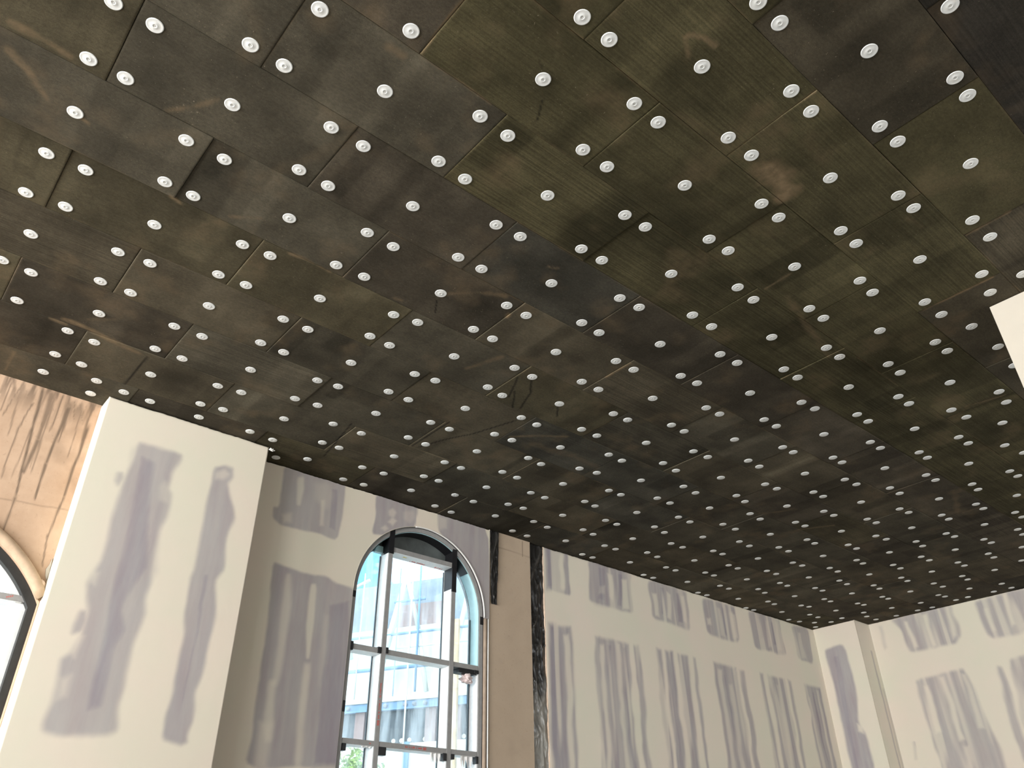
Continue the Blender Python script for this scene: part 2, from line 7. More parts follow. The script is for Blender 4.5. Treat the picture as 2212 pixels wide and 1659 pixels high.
BACK = [[[[-5.917,5.277],[-4.915,5.281],[-4.939,5.137],[-4.89,4.795],[-4.978,4.698],[-5.154,4.695],[-5.742,4.693],[-5.769,4.817],[-5.783,5.062]],0.75,0.035],[[[-4.54,5.261],[-3.824,5.268],[-3.409,5.266],[-3.455,4.709],[-4.032,4.653],[-4.492,4.657],[-4.538,4.741],[-4.533,4.987]],0.75,0.035],[[[-5.78,4.273],[-5.009,4.319],[-4.951,4.207],[-4.926,3.88],[-4.888,3.441],[-4.85,3.186],[-4.89,2.704],[-5.752,2.772],[-5.755,3.01],[-5.76,3.372],[-5.783,3.751],[-5.779,4.102]],0.7,0.035],[[[-4.548,4.264],[-4.472,4.251],[-4.471,3.357],[-4.464,2.984],[-4.604,2.965],[-4.584,3.521]],0.7,0.035],[[[-4.352,4.319],[-4.138,4.341],[-3.72,4.376],[-3.903,3.399],[-4.396,3.136],[-4.428,3.484]],0.75,0.035],[[[-5.684,5.184],[-5.624,5.17],[-5.597,4.763],[-5.661,4.756]],-0.8,0.03],[[[-5.39,5.22],[-5.316,5.223],[-5.304,4.725],[-5.381,4.701]],-0.8,0.03],[[[-5.013,5.254],[-4.951,5.26],[-4.963,4.81],[-5.04,4.749]],-0.7,0.03],[[[-4.441,5.101],[-4.397,5.091],[-4.41,4.77],[-4.458,4.762]],-0.6,0.03],[[[-4.136,5.241],[-4.063,5.242],[-4.104,4.798],[-4.174,4.776]],-0.75,0.03],[[[-5.672,4.16],[-5.602,4.158],[-5.588,3.493],[-5.691,3.47]],-0.8,0.03],[[[-5.407,4.248],[-5.336,4.255],[-5.33,3.358],[-5.412,3.333]],-0.75,0.03],[[[-5.043,4.242],[-4.981,4.231],[-4.968,3.468],[-5.054,3.479]],-0.6,0.03],[[[-5.384,3.244],[-5.303,3.269],[-5.311,2.901],[-5.381,2.907]],-0.6,0.03],[[[-6.138,5.2],[-6.096,5.191],[-6.104,4.843],[-6.146,4.81]],0.3,0.03],[[[-6.095,3.41],[-6.056,3.406],[-6.098,3.162],[-6.141,3.149]],0.6,0.02]]
DRIPS = [[0.659,5.203,0.74,4.242,0.0112,1.0],[0.74,4.242,0.738,3.954,0.008,0.9],[0.734,5.22,0.754,4.77,0.02,0.8],[0.754,4.77,0.735,4.462,0.0144,0.9],[0.758,5.242,0.79,4.479,0.008,0.7],[0.823,5.229,0.812,4.875,0.0064,0.9],[0.907,5.146,0.902,4.797,0.0072,0.9],[0.891,5.127,0.865,4.583,0.0128,1.0],[0.865,4.583,0.879,4.27,0.0096,1.0],[1.068,5.246,1.074,4.867,0.0096,0.9],[1.085,4.983,1.07,4.335,0.0112,1.0],[1.07,4.335,1.055,3.98,0.008,0.9],[1.049,4.0,1.077,3.755,0.0072,0.8],[1.0,5.143,1.011,4.689,0.0048,0.7],[0.508,5.283,0.451,4.902,0.0064,0.7],[0.431,5.251,0.421,4.939,0.0048,0.8],[0.508,5.219,0.536,4.743,0.008,0.6],[0.381,5.256,0.375,5.092,0.0112,0.6],[0.618,5.074,0.59,4.809,0.0064,0.8],[0.59,4.809,0.593,4.374,0.0064,0.8],[1.091,5.281,1.078,5.185,0.0064,0.7],[0.928,5.218,0.963,5.053,0.0056,0.7],[0.972,5.209,1.032,5.065,0.0048,0.6],[0.676,4.839,0.67,4.386,0.0056,0.6],[0.744,5.148,0.734,4.908,0.0064,0.8],[0.773,4.873,0.77,4.519,0.0048,0.6]]
SMEARS = [[[[-3.393,-0.365],[-3.391,-0.292],[-3.392,-0.183],[-3.408,-0.09]],0.041,0.6],[[[-3.572,-0.337],[-3.631,-0.237],[-3.717,-0.16],[-3.788,-0.096]],0.042,0.6],[[[-3.427,0.422],[-3.304,0.531],[-3.168,0.608]],0.027,0.5],[[[-2.295,1.172],[-2.288,1.239]],0.048,0.6],[[[-1.269,2.288],[-1.235,2.309],[-1.205,2.365],[-1.195,2.448]],0.024,1.0],[[[-1.275,2.302],[-1.303,2.352],[-1.333,2.401]],0.024,0.5],[[[-1.569,3.35],[-1.499,3.394],[-1.496,3.513],[-1.54,3.61],[-1.585,3.648]],0.129,1.0],[[[-4.063,1.493],[-4.048,1.608],[-4.059,1.801]],0.023,0.7],[[[-3.986,1.039],[-3.923,1.127],[-3.874,1.2]],0.029,0.5],[[[-4.167,0.934],[-4.061,1.014]],0.04,0.35],[[[-5.834,0.526],[-5.838,0.66],[-5.892,0.883],[-5.929,1.11]],0.045,0.9],[[[-5.888,0.442],[-5.897,0.543]],0.033,0.8],[[[-3.724,2.602],[-3.577,2.746],[-3.48,2.931]],0.048,0.5],[[[-4.423,3.302],[-4.248,3.372],[-4.105,3.428]],0.047,0.55],[[[-5.103,4.352],[-4.95,4.51],[-4.75,4.784]],0.032,0.6],[[[-3.77,4.309],[-3.629,4.309],[-3.49,4.313]],0.02,0.9],[[[-2.193,4.349],[-1.983,4.343]],0.022,0.8],[[[-1.572,5.506],[-1.343,5.512],[-1.062,5.509]],0.02,1.0],[[[-0.987,4.916],[-0.859,4.912],[-0.708,4.907]],0.018,1.0],[[[-2.207,7.317],[-2.042,7.303]],0.025,1.0],[[[-2.008,7.225],[-1.69,7.293]],0.02,0.7],[[[-1.017,3.1],[-1.076,3.101]],0.017,0.9],[[[-1.089,3.099],[-1.342,3.093],[-1.599,3.104]],0.012,0.5],[[[-1.841,1.295],[-2.035,1.295],[-2.229,1.31]],0.013,0.8],[[[-2.233,1.313],[-2.22,1.584],[-2.228,1.784]],0.013,0.5],[[[-3.029,2.957],[-3.001,3.021]],0.023,0.8],[[[-3.663,3.107],[-3.629,3.101]],0.032,0.9],[[[-4.694,8.654],[-4.322,8.879]],0.037,0.5],[[[-4.686,7.863],[-4.33,8.086]],0.035,0.4],[[[-2.918,9.012],[-3.182,9.72]],0.06,0.4],[[[-1.164,4.444],[-1.147,4.599]],0.035,0.3],[[[-4.015,2.327],[-4.007,2.363]],0.049,0.6],[[[-4.056,0.681],[-4.078,0.748]],0.026,0.9],[[[-3.782,0.071],[-3.791,0.11]],0.022,0.6],[[[-5.723,0.661],[-5.589,0.823]],0.04,0.3],[[[-6.9,0.339],[-6.553,0.333]],0.023,0.9],[[[-2.14,4.548],[-2.244,4.961],[-2.371,5.509]],0.051,0.35],[[[-1.599,2.66],[-1.562,2.907],[-1.533,3.323]],0.057,0.2],[[[-3.56,1.037],[-3.129,1.243],[-2.934,1.316]],0.068,0.15],[[[-3.724,0.37],[-3.486,0.603]],0.093,0.15],[[[-3.801,1.614],[-3.761,1.805]],0.081,0.2],[[[-5.085,4.63],[-5.003,5.123],[-5.039,5.495]],0.083,0.3]]
CRACKS = [[[[-4.253,3.722],[-4.423,3.809],[-4.553,3.871]],0.012],[[[-4.21,3.843],[-4.369,3.972],[-4.536,4.042],[-4.632,4.081]],0.012],[[[-4.442,3.846],[-4.662,4.018]],0.01],[[[-5.861,3.727],[-5.25,3.73]],0.01],[[[-5.841,3.796],[-5.557,3.901],[-5.303,4.034],[-5.092,4.105],[-4.824,4.195]],0.012],[[[-2.019,1.987],[-2.15,2.06]],0.006],[[[-1.844,1.812],[-1.882,1.853]],0.006],[[[-3.845,2.576],[-3.966,2.649]],0.008],[[[-4.405,4.331],[-4.53,4.443]],0.01],[[[-5.935,1.186],[-6.492,1.174]],0.012],[[[-5.85,3.039],[-6.603,3.164]],0.01]]
SKY = 4.8
P_FRONT = 242
P_RIGHT = 210
EXPO = 0.25
import bpy, bmesh, math, random
import numpy as np
from mathutils import Matrix, Vector

random.seed(7)
RNG = np.random.default_rng(11)
SC = bpy.context.scene
COL = SC.collection
PI = math.pi
CEIL = 5.269          # underside of the insulation boards
CAMZ = 1.6

# ------------------------------------------------------------------ helpers
def lin(r, g, b):
    f = lambda c: c / 12.92 if c <= 0.04045 else ((c + 0.055) / 1.055) ** 2.4
    return (f(r / 255), f(g / 255), f(b / 255), 1.0)

def raw_mesh(name, verts, faces, mat, smooth=False):
    me = bpy.data.meshes.new(name)
    me.from_pydata([tuple(map(float, v)) for v in verts], [], [tuple(map(int, f)) for f in faces])
    if mat is not None:
        me.materials.append(mat)
    if smooth:
        me.polygons.foreach_set('use_smooth', [True] * len(me.polygons))
    me.update()
    return me

def link(name, me, parent=None):
    o = bpy.data.objects.new(name, me)
    COL.objects.link(o)
    if parent is not None:
        o.parent = parent
    return o

def tag(o, label, cat, group=None, kind=None):
    if label: o['label'] = label
    if cat: o['category'] = cat
    if group: o['group'] = group
    if kind: o['kind'] = kind
    return o

def struct(o, label=None, cat=None):
    o['kind'] = 'structure'
    if label: o['label'] = label
    if cat: o['category'] = cat
    return o

def empty(name, loc, rz=0.0):
    o = bpy.data.objects.new(name, None)
    o.empty_display_size = 0.1
    COL.objects.link(o)
    o.location = loc
    o.rotation_euler = (0, 0, rz)
    return o

class MB:
    """collects shapes into one mesh"""
    def __init__(s):
        s.v = []; s.f = []
    def add(s, v, f):
        n = len(s.v)
        s.v += [tuple(p) for p in v]
        s.f += [tuple(i + n for i in q) for q in f]
        return s
    def box(s, x0, x1, y0, y1, z0, z1):
        v = [(x, y, z) for x in (x0, x1) for y in (y0, y1) for z in (z0, z1)]
        f = [(0, 1, 3, 2), (4, 6, 7, 5), (0, 4, 5, 1), (2, 3, 7, 6), (0, 2, 6, 4), (1, 5, 7, 3)]
        return s.add(v, f)
    def bar(s, a, b, w, h=None, up=(0, 0, 1)):
        h = w if h is None else h
        a = Vector(a); b = Vector(b); d = (b - a).normalized()
        u = Vector(up)
        sd = d.cross(u)
        if sd.length < 1e-4: sd = d.cross(Vector((1, 0, 0)))
        sd.normalize(); uu = sd.cross(d)
        v = [p + sd * i * w / 2 + uu * j * h / 2 for p in (a, b) for i, j in ((-1, -1), (1, -1), (1, 1), (-1, 1))]
        return s.add(v, [(0, 3, 2, 1), (4, 5, 6, 7), (0, 1, 5, 4), (1, 2, 6, 5), (2, 3, 7, 6), (3, 0, 4, 7)])
    def tube(s, pts, r, n=10, cap=True):
        pts = [Vector(p) for p in pts]; rings = []
        for i, p in enumerate(pts):
            d = (pts[min(i + 1, len(pts) - 1)] - pts[max(i - 1, 0)]).normalized()
            a = d.cross(Vector((0.3, 0.1, 0.95)))
            if a.length < 1e-3: a = d.cross(Vector((1, 0, 0)))
            a.normalize(); b = d.cross(a)
            rings.append([p + a * r * math.cos(2 * PI * k / n) + b * r * math.sin(2 * PI * k / n) for k in range(n)])
        v = [q for ring in rings for q in ring]; f = []
        for i in range(len(pts) - 1):
            for k in range(n):
                f.append((i * n + k, i * n + (k + 1) % n, (i + 1) * n + (k + 1) % n, (i + 1) * n + k))
        if cap:
            f.append(tuple(range(n))[::-1]); f.append(tuple((len(pts) - 1) * n + k for k in range(n)))
        return s.add(v, f)
    def build(s, name, mat, parent=None, smooth=False):
        return link(name, raw_mesh(name, s.v, s.f, mat, smooth), parent)

def bevel(o, w, seg=2):
    m = o.modifiers.new('bevel', 'BEVEL'); m.width = w; m.segments = seg; m.limit_method = 'ANGLE'
    return o

# smooth value noise in numpy, used for surface wear and wavy edges
_tab = RNG.random((64, 64))
def vnoise(x, y, sx, sy=None, o=0.0):
    sy = sx if sy is None else sy
    x = np.asarray(x, float) * sx + 13.7 + o * 7.3; y = np.asarray(y, float) * sy + 5.1 + o * 3.9
    xi = np.floor(x).astype(int); yi = np.floor(y).astype(int)
    fx = x - xi; fy = y - yi
    fx = fx * fx * (3 - 2 * fx); fy = fy * fy * (3 - 2 * fy)
    t = lambda a, b: _tab[a % 64, b % 64]
    return (t(xi, yi) * (1 - fx) + t(xi + 1, yi) * fx) * (1 - fy) + (t(xi, yi + 1) * (1 - fx) + t(xi + 1, yi + 1) * fx) * fy
def fbm(x, y, sx, sy=None, o=0.0):
    sy = sx if sy is None else sy
    return (vnoise(x, y, sx, sy, o) + 0.5 * vnoise(x, y, sx * 2.1, sy * 2.1, o + 1) + 0.25 * vnoise(x, y, sx * 4.3, sy * 4.3, o + 2)) / 1.75

def sdf_poly(px, py, poly):
    """signed distance, positive inside"""
    P = np.asarray(poly, float); n = len(P)
    d2 = np.full(px.shape, 1e9); inside = np.zeros(px.shape, bool)
    for i in range(n):
        a = P[i]; b = P[(i + 1) % n]; e = b - a
        wx = px - a[0]; wy = py - a[1]
        t = np.clip((wx * e[0] + wy * e[1]) / max(e @ e, 1e-12), 0, 1)
        d2 = np.minimum(d2, (wx - t * e[0]) ** 2 + (wy - t * e[1]) ** 2)
        if abs(e[1]) > 1e-9:
            c = ((a[1] > py) != (b[1] > py)) & (px < a[0] + (py - a[1]) * e[0] / e[1])
            inside ^= c
    d = np.sqrt(d2)
    return np.where(inside, d, -d)

def chaikin(P, it=2):
    P = np.asarray(P, float)
    for _ in range(it):
        Q = np.roll(P, -1, 0); P = np.stack([P * .86 + Q * .14, P * .14 + Q * .86], 1).reshape(-1, 2)
    return P

def patch_mask(u, z, polys, rough=0.0):
    """amount of bare board (1) against joint compound (0) at wall points"""
    m = np.zeros(u.shape)
    wu = u + (fbm(u, z, 5, 3) - .5) * .03 + (fbm(u, z, 18, 8, 3) - .5) * .010
    wz = z + (fbm(u, z, 6, 6, 5) - .5) * .035
    if rough: wu = wu + ((vnoise(u, z, 3.1, 2.6, 12) - .5) * .07 + (vnoise(u, z, 9, 5.5, 13) - .5) * .04) * rough
    for poly, amt, soft in polys:
        poly = chaikin(poly, 2) if len(poly) > 4 else np.asarray(poly, float); P = poly; pad = soft * 2 + .06
        s = (u > P[:, 0].min() - pad) & (u < P[:, 0].max() + pad) & (z > P[:, 1].min() - pad) & (z < P[:, 1].max() + pad)
        if not s.any(): continue
        w = np.clip(sdf_poly(wu[s], wz[s], poly) / soft * .5 + .5, 0, 1); w = w * w * (3 - 2 * w)
        if amt > 0: m[s] = np.maximum(m[s], w * amt)
        else: m[s] = m[s] * (1 + amt * w)
    # sanding / trowel streaks run up and down inside the bare strips
    st = fbm(u, z, 20, 1.3, 9)
    m = m * (0.87 + 0.22 * st)
    if rough: m = m * (1 - rough * .75 * np.clip((vnoise(u + (z - 2) * .012, z, 13, .85, 21) - .60) * 5, 0, 1)) * (.86 + .28 * vnoise(u, z, 30, .6, 17))
    return np.clip(m, 0, 1)

def set_attr(me, name, vals):
    at = me.attributes.new(name, 'FLOAT', 'POINT')
    at.data.foreach_set('value', np.ascontiguousarray(vals, dtype=np.float32))

def grid_faces(nu, nv, flip=False, off=0):
    i = np.arange(nu - 1)[:, None] * nv + np.arange(nv - 1)[None]
    i = i.ravel() + off
    q = np.stack([i, i + nv, i + nv + 1, i + 1], 1)
    return q[:, ::-1] if flip else q

def np_mesh(name, V, F, mat):
    V = np.asarray(V, np.float32); F = np.asarray(F, np.int32)
    me = bpy.data.meshes.new(name)
    me.vertices.add(len(V)); me.vertices.foreach_set('co', V.ravel())
    me.loops.add(F.size); me.loops.foreach_set('vertex_index', F.ravel())
    me.polygons.add(len(F))
    me.polygons.foreach_set('loop_start', np.arange(0, F.size, 4, dtype=np.int32))
    me.polygons.foreach_set('loop_total', np.full(len(F), 4, np.int32))
    me.update(calc_edges=True)
    me.materials.append(mat)
    return me

# ------------------------------------------------------------------ materials
def new_mat(name):
    m = bpy.data.materials.new(name); m.use_nodes = True
    nt = m.node_tree; b = nt.nodes['Principled BSDF']
    return m, nt, b
def N(nt, t, **kw):
    n = nt.nodes.new(t)
    for k, v in kw.items(): setattr(n, k, v)
    return n
def noise(nt, scale, detail=3, vec=None, rough=.55):
    n = N(nt, 'ShaderNodeTexNoise'); n.inputs['Scale'].default_value = scale
    n.inputs['Detail'].default_value = detail; n.inputs['Roughness'].default_value = rough
    if vec is not None: nt.links.new(vec, n.inputs['Vector'])
    return n.outputs['Fac']
def mapped(nt, sc):
    g = N(nt, 'ShaderNodeNewGeometry'); m = N(nt, 'ShaderNodeMapping'); m.inputs['Scale'].default_value = sc
    nt.links.new(g.outputs['Position'], m.inputs['Vector']); return m.outputs['Vector']
def ramp(nt, fac, a, b, ca=0.0, cb=1.0):
    n = N(nt, 'ShaderNodeMapRange'); n.inputs['From Min'].default_value = a; n.inputs['From Max'].default_value = b
    n.inputs['To Min'].default_value = ca; n.inputs['To Max'].default_value = cb
    nt.links.new(fac, n.inputs['Value']); return n.outputs['Result']
def math_(nt, op, a, b):
    n = N(nt, 'ShaderNodeMath', operation=op)
    for i, x in enumerate((a, b)):
        if isinstance(x, (int, float)): n.inputs[i].default_value = x
        else: nt.links.new(x, n.inputs[i])
    return n.outputs[0]
def mix(nt, fac, a, b, blend='MIX'):
    n = N(nt, 'ShaderNodeMix', data_type='RGBA', blend_type=blend)
    if isinstance(fac, (int, float)): n.inputs['Factor'].default_value = fac
    else: nt.links.new(fac, n.inputs['Factor'])
    for k, x in ((6, a), (7, b)):
        if isinstance(x, tuple): n.inputs[k].default_value = x
        else: nt.links.new(x, n.inputs[k])
    return n.outputs[2]
def attr(nt, name, out='Fac'):
    n = N(nt, 'ShaderNodeAttribute'); n.attribute_name = name; return n.outputs[out]
def bump(nt, b, h, strength, dist=.01):
    n = N(nt, 'ShaderNodeBump'); n.inputs['Strength'].default_value = strength; n.inputs['Distance'].default_value = dist
    nt.links.new(h, n.inputs['Height']); nt.links.new(n.outputs['Normal'], b.inputs['Normal'])

def simple(name, col, rough=.6, var=.12, scale=25, metal=0.0, spec=.4, bumpy=0.0):
    m, nt, b = new_mat(name)
    f = noise(nt, scale, 4, mapped(nt, (1, 1, 1)))
    k = ramp(nt, f, .3, .7, 1 - var, 1 + var)
    c = N(nt, 'ShaderNodeVectorMath', operation='SCALE'); c.inputs[0].default_value = col[:3]
    nt.links.new(k, c.inputs['Scale']); nt.links.new(c.outputs[0], b.inputs['Base Color'])
    b.inputs['Roughness'].default_value = rough; b.inputs['Metallic'].default_value = metal
    b.inputs['Specular IOR Level'].default_value = spec
    if bumpy: bump(nt, b, f, bumpy)
    return m

CREAM = (.70, .655, .565, 1); LILAC = (.295, .26, .292, 1)
def plaster_mat():
    m, nt, b = new_mat('jointed_plasterboard')
    a = attr(nt, 'bare')
    c1 = mix(nt, ramp(nt, noise(nt, 1.3, 3, mapped(nt, (1, 1, 1))), .35, .65), (.72, .645, .555, 1), (.685, .655, .545, 1))
    c2 = mix(nt, ramp(nt, noise(nt, 5, 4, mapped(nt, (1.5, 1.5, .35))), .3, .75), LILAC, (.345, .335, .355, 1))
    col = mix(nt, a, c1, c2)
    nt.links.new(col, b.inputs['Base Color'])
    b.inputs['Roughness'].default_value = .8; b.inputs['Specular IOR Level'].default_value = .2
    bump(nt, b, noise(nt, 14, 3, mapped(nt, (1, 1, .4))), .08, .01)
    return m
def boards_mat():
    m, nt, b = new_mat('black_faced_mineral_board')
    base = attr(nt, 'board', 'Color')
    n1 = ramp(nt, noise(nt, 2.2, 5, mapped(nt, (1, 1, 1)), .6), .3, .72, .70, 1.32)
    fib = noise(nt, 1.0, 4, mapped(nt, (70, 7, 20)), .6)
    fibk = ramp(nt, fib, .3, .7, .94, 1.06)
    bands = noise(nt, 300, 2, mapped(nt, (1, 1, 1)), .6)
    bandk = math_(nt, 'MULTIPLY', ramp(nt, bands, .3, .7, .78, 1.24), ramp(nt, noise(nt, 75, 3, mapped(nt, (1, .6, 1)), .6), .3, .7, .86, 1.16))
    rib = noise(nt, 1.0, 2, mapped(nt, (120, 1.6, 1)), .4)
    ribk = ramp(nt, rib, .35, .65, .80, 1.22)
    ribmix = N(nt, 'ShaderNodeMix', data_type='FLOAT')
    nt.links.new(attr(nt, 'rib'), ribmix.inputs[0]); ribmix.inputs[2].default_value = 1.0; nt.links.new(ribk, ribmix.inputs[3])
    k = math_(nt, 'MULTIPLY', math_(nt, 'MULTIPLY', n1, fibk), math_(nt, 'MULTIPLY', math_(nt, 'MULTIPLY', bandk, attr(nt, 'tone')), ribmix.outputs[0]))
    c = N(nt, 'ShaderNodeVectorMath', operation='SCALE'); nt.links.new(base, c.inputs[0]); nt.links.new(k, c.inputs['Scale'])
    # clay coloured scuffs and frayed edges
    sm = math_(nt, 'MULTIPLY', attr(nt, 'scuff'), ramp(nt, noise(nt, 9, 4, mapped(nt, (1, 1, 1)), .7), .3, .6, .25, 1.0))
    col = mix(nt, sm, c.outputs[0], (.19, .140, .085, 1))
    dust = ramp(nt, noise(nt, 75, 2, mapped(nt, (1, 1, 1)), .5), .70, .76)
    dz = ramp(nt, noise(nt, 1.3, 2, mapped(nt, (1, 1, 1))), .42, .60)
    col = mix(nt, math_(nt, 'MULTIPLY', dust, math_(nt, 'MULTIPLY', dz, .5)), col, (.3, .26, .2, 1))
    col = mix(nt, attr(nt, 'crack'), col, (.006, .006, .006, 1))
    nt.links.new(col, b.inputs['Base Color'])
    b.inputs['Roughness'].default_value = .85; b.inputs['Specular IOR Level'].default_value = .08
    bump(nt, b, fib, .15, .006)
    return m
def bare_wall_mat():
    m, nt, b = new_mat('bare_rendered_wall')
    n1 = noise(nt, 2.6, 6, mapped(nt, (1, 1, 1)), .62)
    c = mix(nt, ramp(nt, n1, .3, .72), (.46, .315, .215, 1), (.60, .43, .31, 1))
    grey = mix(nt, ramp(nt, n1, .3, .72), (.46, .365, .275, 1), (.50, .40, .305, 1))
    c = mix(nt, attr(nt, 'grey'), c, grey)
    fine = ramp(nt, noise(nt, 45, 4, mapped(nt, (1, 1, 1))), .62, .75)
    c = mix(nt, math_(nt, 'MULTIPLY', fine, .3), c, (.25, .17, .11, 1))
    c = mix(nt, attr(nt, 'stain'), c, (.13, .095, .07, 1))
    nt.links.new(c, b.inputs['Base Color']); b.inputs['Roughness'].default_value = .85
    b.inputs['Specular IOR Level'].default_value = .15
    bump(nt, b, n1, .15, .01)
    return m
def glass_mat():
    m = bpy.data.materials.new('dusty_window_glass'); m.use_nodes = True
    nt = m.node_tree; nt.nodes.clear()
    o = N(nt, 'ShaderNodeOutputMaterial'); t = N(nt, 'ShaderNodeBsdfTransparent'); t.inputs[0].default_value = (.90, .97, .98, 1)
    g = N(nt, 'ShaderNodeBsdfGlossy'); g.inputs['Roughness'].default_value = .03
    d = N(nt, 'ShaderNodeBsdfTranslucent'); d.inputs[0].default_value = (.85, .92, .95, 1)
    fr = N(nt, 'ShaderNodeFresnel'); fr.inputs['IOR'].default_value = 1.45
    a = N(nt, 'ShaderNodeMixShader'); c = N(nt, 'ShaderNodeMixShader')
    dirt = ramp(nt, noise(nt, 1.0, 5, mapped(nt, (9, 9, 1.2)), .65), .42, .8, .03, .32)
    nt.links.new(dirt, a.inputs[0]); nt.links.new(t.outputs[0], a.inputs[1]); nt.links.new(d.outputs[0], a.inputs[2])
    nt.links.new(math_(nt, 'MULTIPLY', fr.outputs[0], .7), c.inputs[0]); nt.links.new(a.outputs[0], c.inputs[1]); nt.links.new(g.outputs[0], c.inputs[2])
    nt.links.new(c.outputs[0], o.inputs[0])
    return m
def film_mat():
    m, nt, b = new_mat('white_protective_film')
    n = noise(nt, 30, 3, mapped(nt, (1, 1, 1)))
    c = mix(nt, ramp(nt, n, .35, .7), (.88, .88, .88, 1), (.80, .80, .81, 1))
    nt.links.new(c, b.inputs['Base Color']); b.inputs['Roughness'].default_value = .45
    return m
def polythene_mat():
    m, nt, b = new_mat('black_polythene')
    n = noise(nt, 16, 4, mapped(nt, (1, 1, .6)))
    c = mix(nt, attr(nt, 'pale'), (.016, .015, .014, 1), (.27, .26, .235, 1))
    nt.links.new(c, b.inputs['Base Color'])
    nt.links.new(ramp(nt, n, .3, .7, .22, .45), b.inputs['Roughness'])
    b.inputs['Specular IOR Level'].default_value = .6
    bump(nt, b, noise(nt, 30, 3, mapped(nt, (1, 1, .8))), .3, .006)
    return m

M = dict(
    plaster=plaster_mat(), boards=boards_mat(), bare=bare_wall_mat(), glass=glass_mat(), film=film_mat(), poly=polythene_mat(),
    disc=simple('white_nylon', (.77, .80, .81), .38, .05, 60),
    nail=simple('grey_nail_plastic', (.62, .63, .63), .4, .08, 80),
    void=simple('black_gap_shade', (.012, .011, .010), .9, .2, 10),  # near black, stands in for shade in gaps behind the linings
    alu=simple('grey_window_alloy', (.30, .30, .30), .45, .08, 18),
    blue=simple('skylit_blue_alloy', (.42, .66, .71), .35, .06, 12),  # sky light on the window reveal painted in as blue
    pale=simple('pale_film_alloy', (.80, .83, .84), .4, .05, 12),
    dark=simple('charcoal_frame', (.028, .03, .031), .5, .15, 20),
    panel=simple('dark_grey_panel', (.10, .115, .115), .5, .25, 6),
    tape=simple('black_tape', (.008, .008, .010), .45, .3, 30),
    gasket=simple('dark_gasket', (.07, .10, .12), .5, .1, 20),
    bead=simple('white_plastic_bead', (.83, .83, .81), .35, .04, 20),
    gyp=simple('peach_gypsum_edge', (.72, .56, .44), .8, .1, 30),
    white=simple('cream_paint', (.53, .495, .43), .8, .03, 3),
    floor=simple('concrete_floor', (.24, .23, .205), .7, .12, 3),
    roll=simple('moulded_render', (.50, .37, .26), .75, .12, 14, bumpy=.15),
    greyroll=simple('grey_render', (.37, .29, .225), .85, .1, 14),
    dimfloor=simple('light_absorbing_floor', (.055, .05, .042), .8, .1, 3),  # unseen dark floor tone, added to soak up bounce light
    red=simple('red_print', (.55, .12, .10), .6, .1, 40),
    yellow=simple('yellow_print', (.80, .62, .10), .6, .1, 40),
    cladding=simple('pale_cladding', (.27, .31, .35), .6, .40, 1.1),
    cream=simple('cream_render', (.74, .74, .66), .7, .06, 2),
    bluebeam=simple('blue_steel', (.20, .34, .52), .5, .1, 4),
    steel=simple('pale_steel', (.72, .73, .66), .5, .05, 4),
    darkglass=simple('dark_glazing', (.055, .065, .075), .3, .2, 2),
    brown=simple('brown_cladding', (.36, .25, .23), .6, .1, 4),
    timber=simple('raw_timber', (.72, .50, .30), .7, .15, 8),
    leaf=simple('green_leaves', (.30, .42, .10), .7, .4, 6),
    bark=simple('brown_bark', (.14, .10, .07), .8, .2, 9),
    ground=simple('pale_ground', (.70, .69, .66), .9, .1, 1),
    lamp=simple('grey_fitting', (.30, .32, .36), .5, .1, 20),
)

# ------------------------------------------------------------------ ceiling of black boards
PX = 0.20328; X00 = -34 * PX - 0.0886      # disc line pitch and the first line
LINE0 = -7.000                               # X of the disc line next to the window wall
OFF = 0.331926
def line_x(k): return LINE0 + (k + 34) * 0.20327
def drift(x, t):
    return np.clip((t - 38) / 14, 0, 1) * np.clip((-3.3 - x) / 2.4, 0, 1) * .35
def y_of(t, x): return ((t + drift(x, t)) / 3 - OFF) * .6

def seg_dist(px, py, L):
    d = np.full(px.shape, 9.0)
    for (ax, ay), (bx, by) in zip(L[:-1], L[1:]):
        ex, ey = bx - ax, by - ay
        t = np.clip(((px - ax) * ex + (py - ay) * ey) / max(ex * ex + ey * ey, 1e-9), 0, 1)
        d = np.minimum(d, np.hypot(px - ax - t * ex, py - ay - t * ey))
    return d

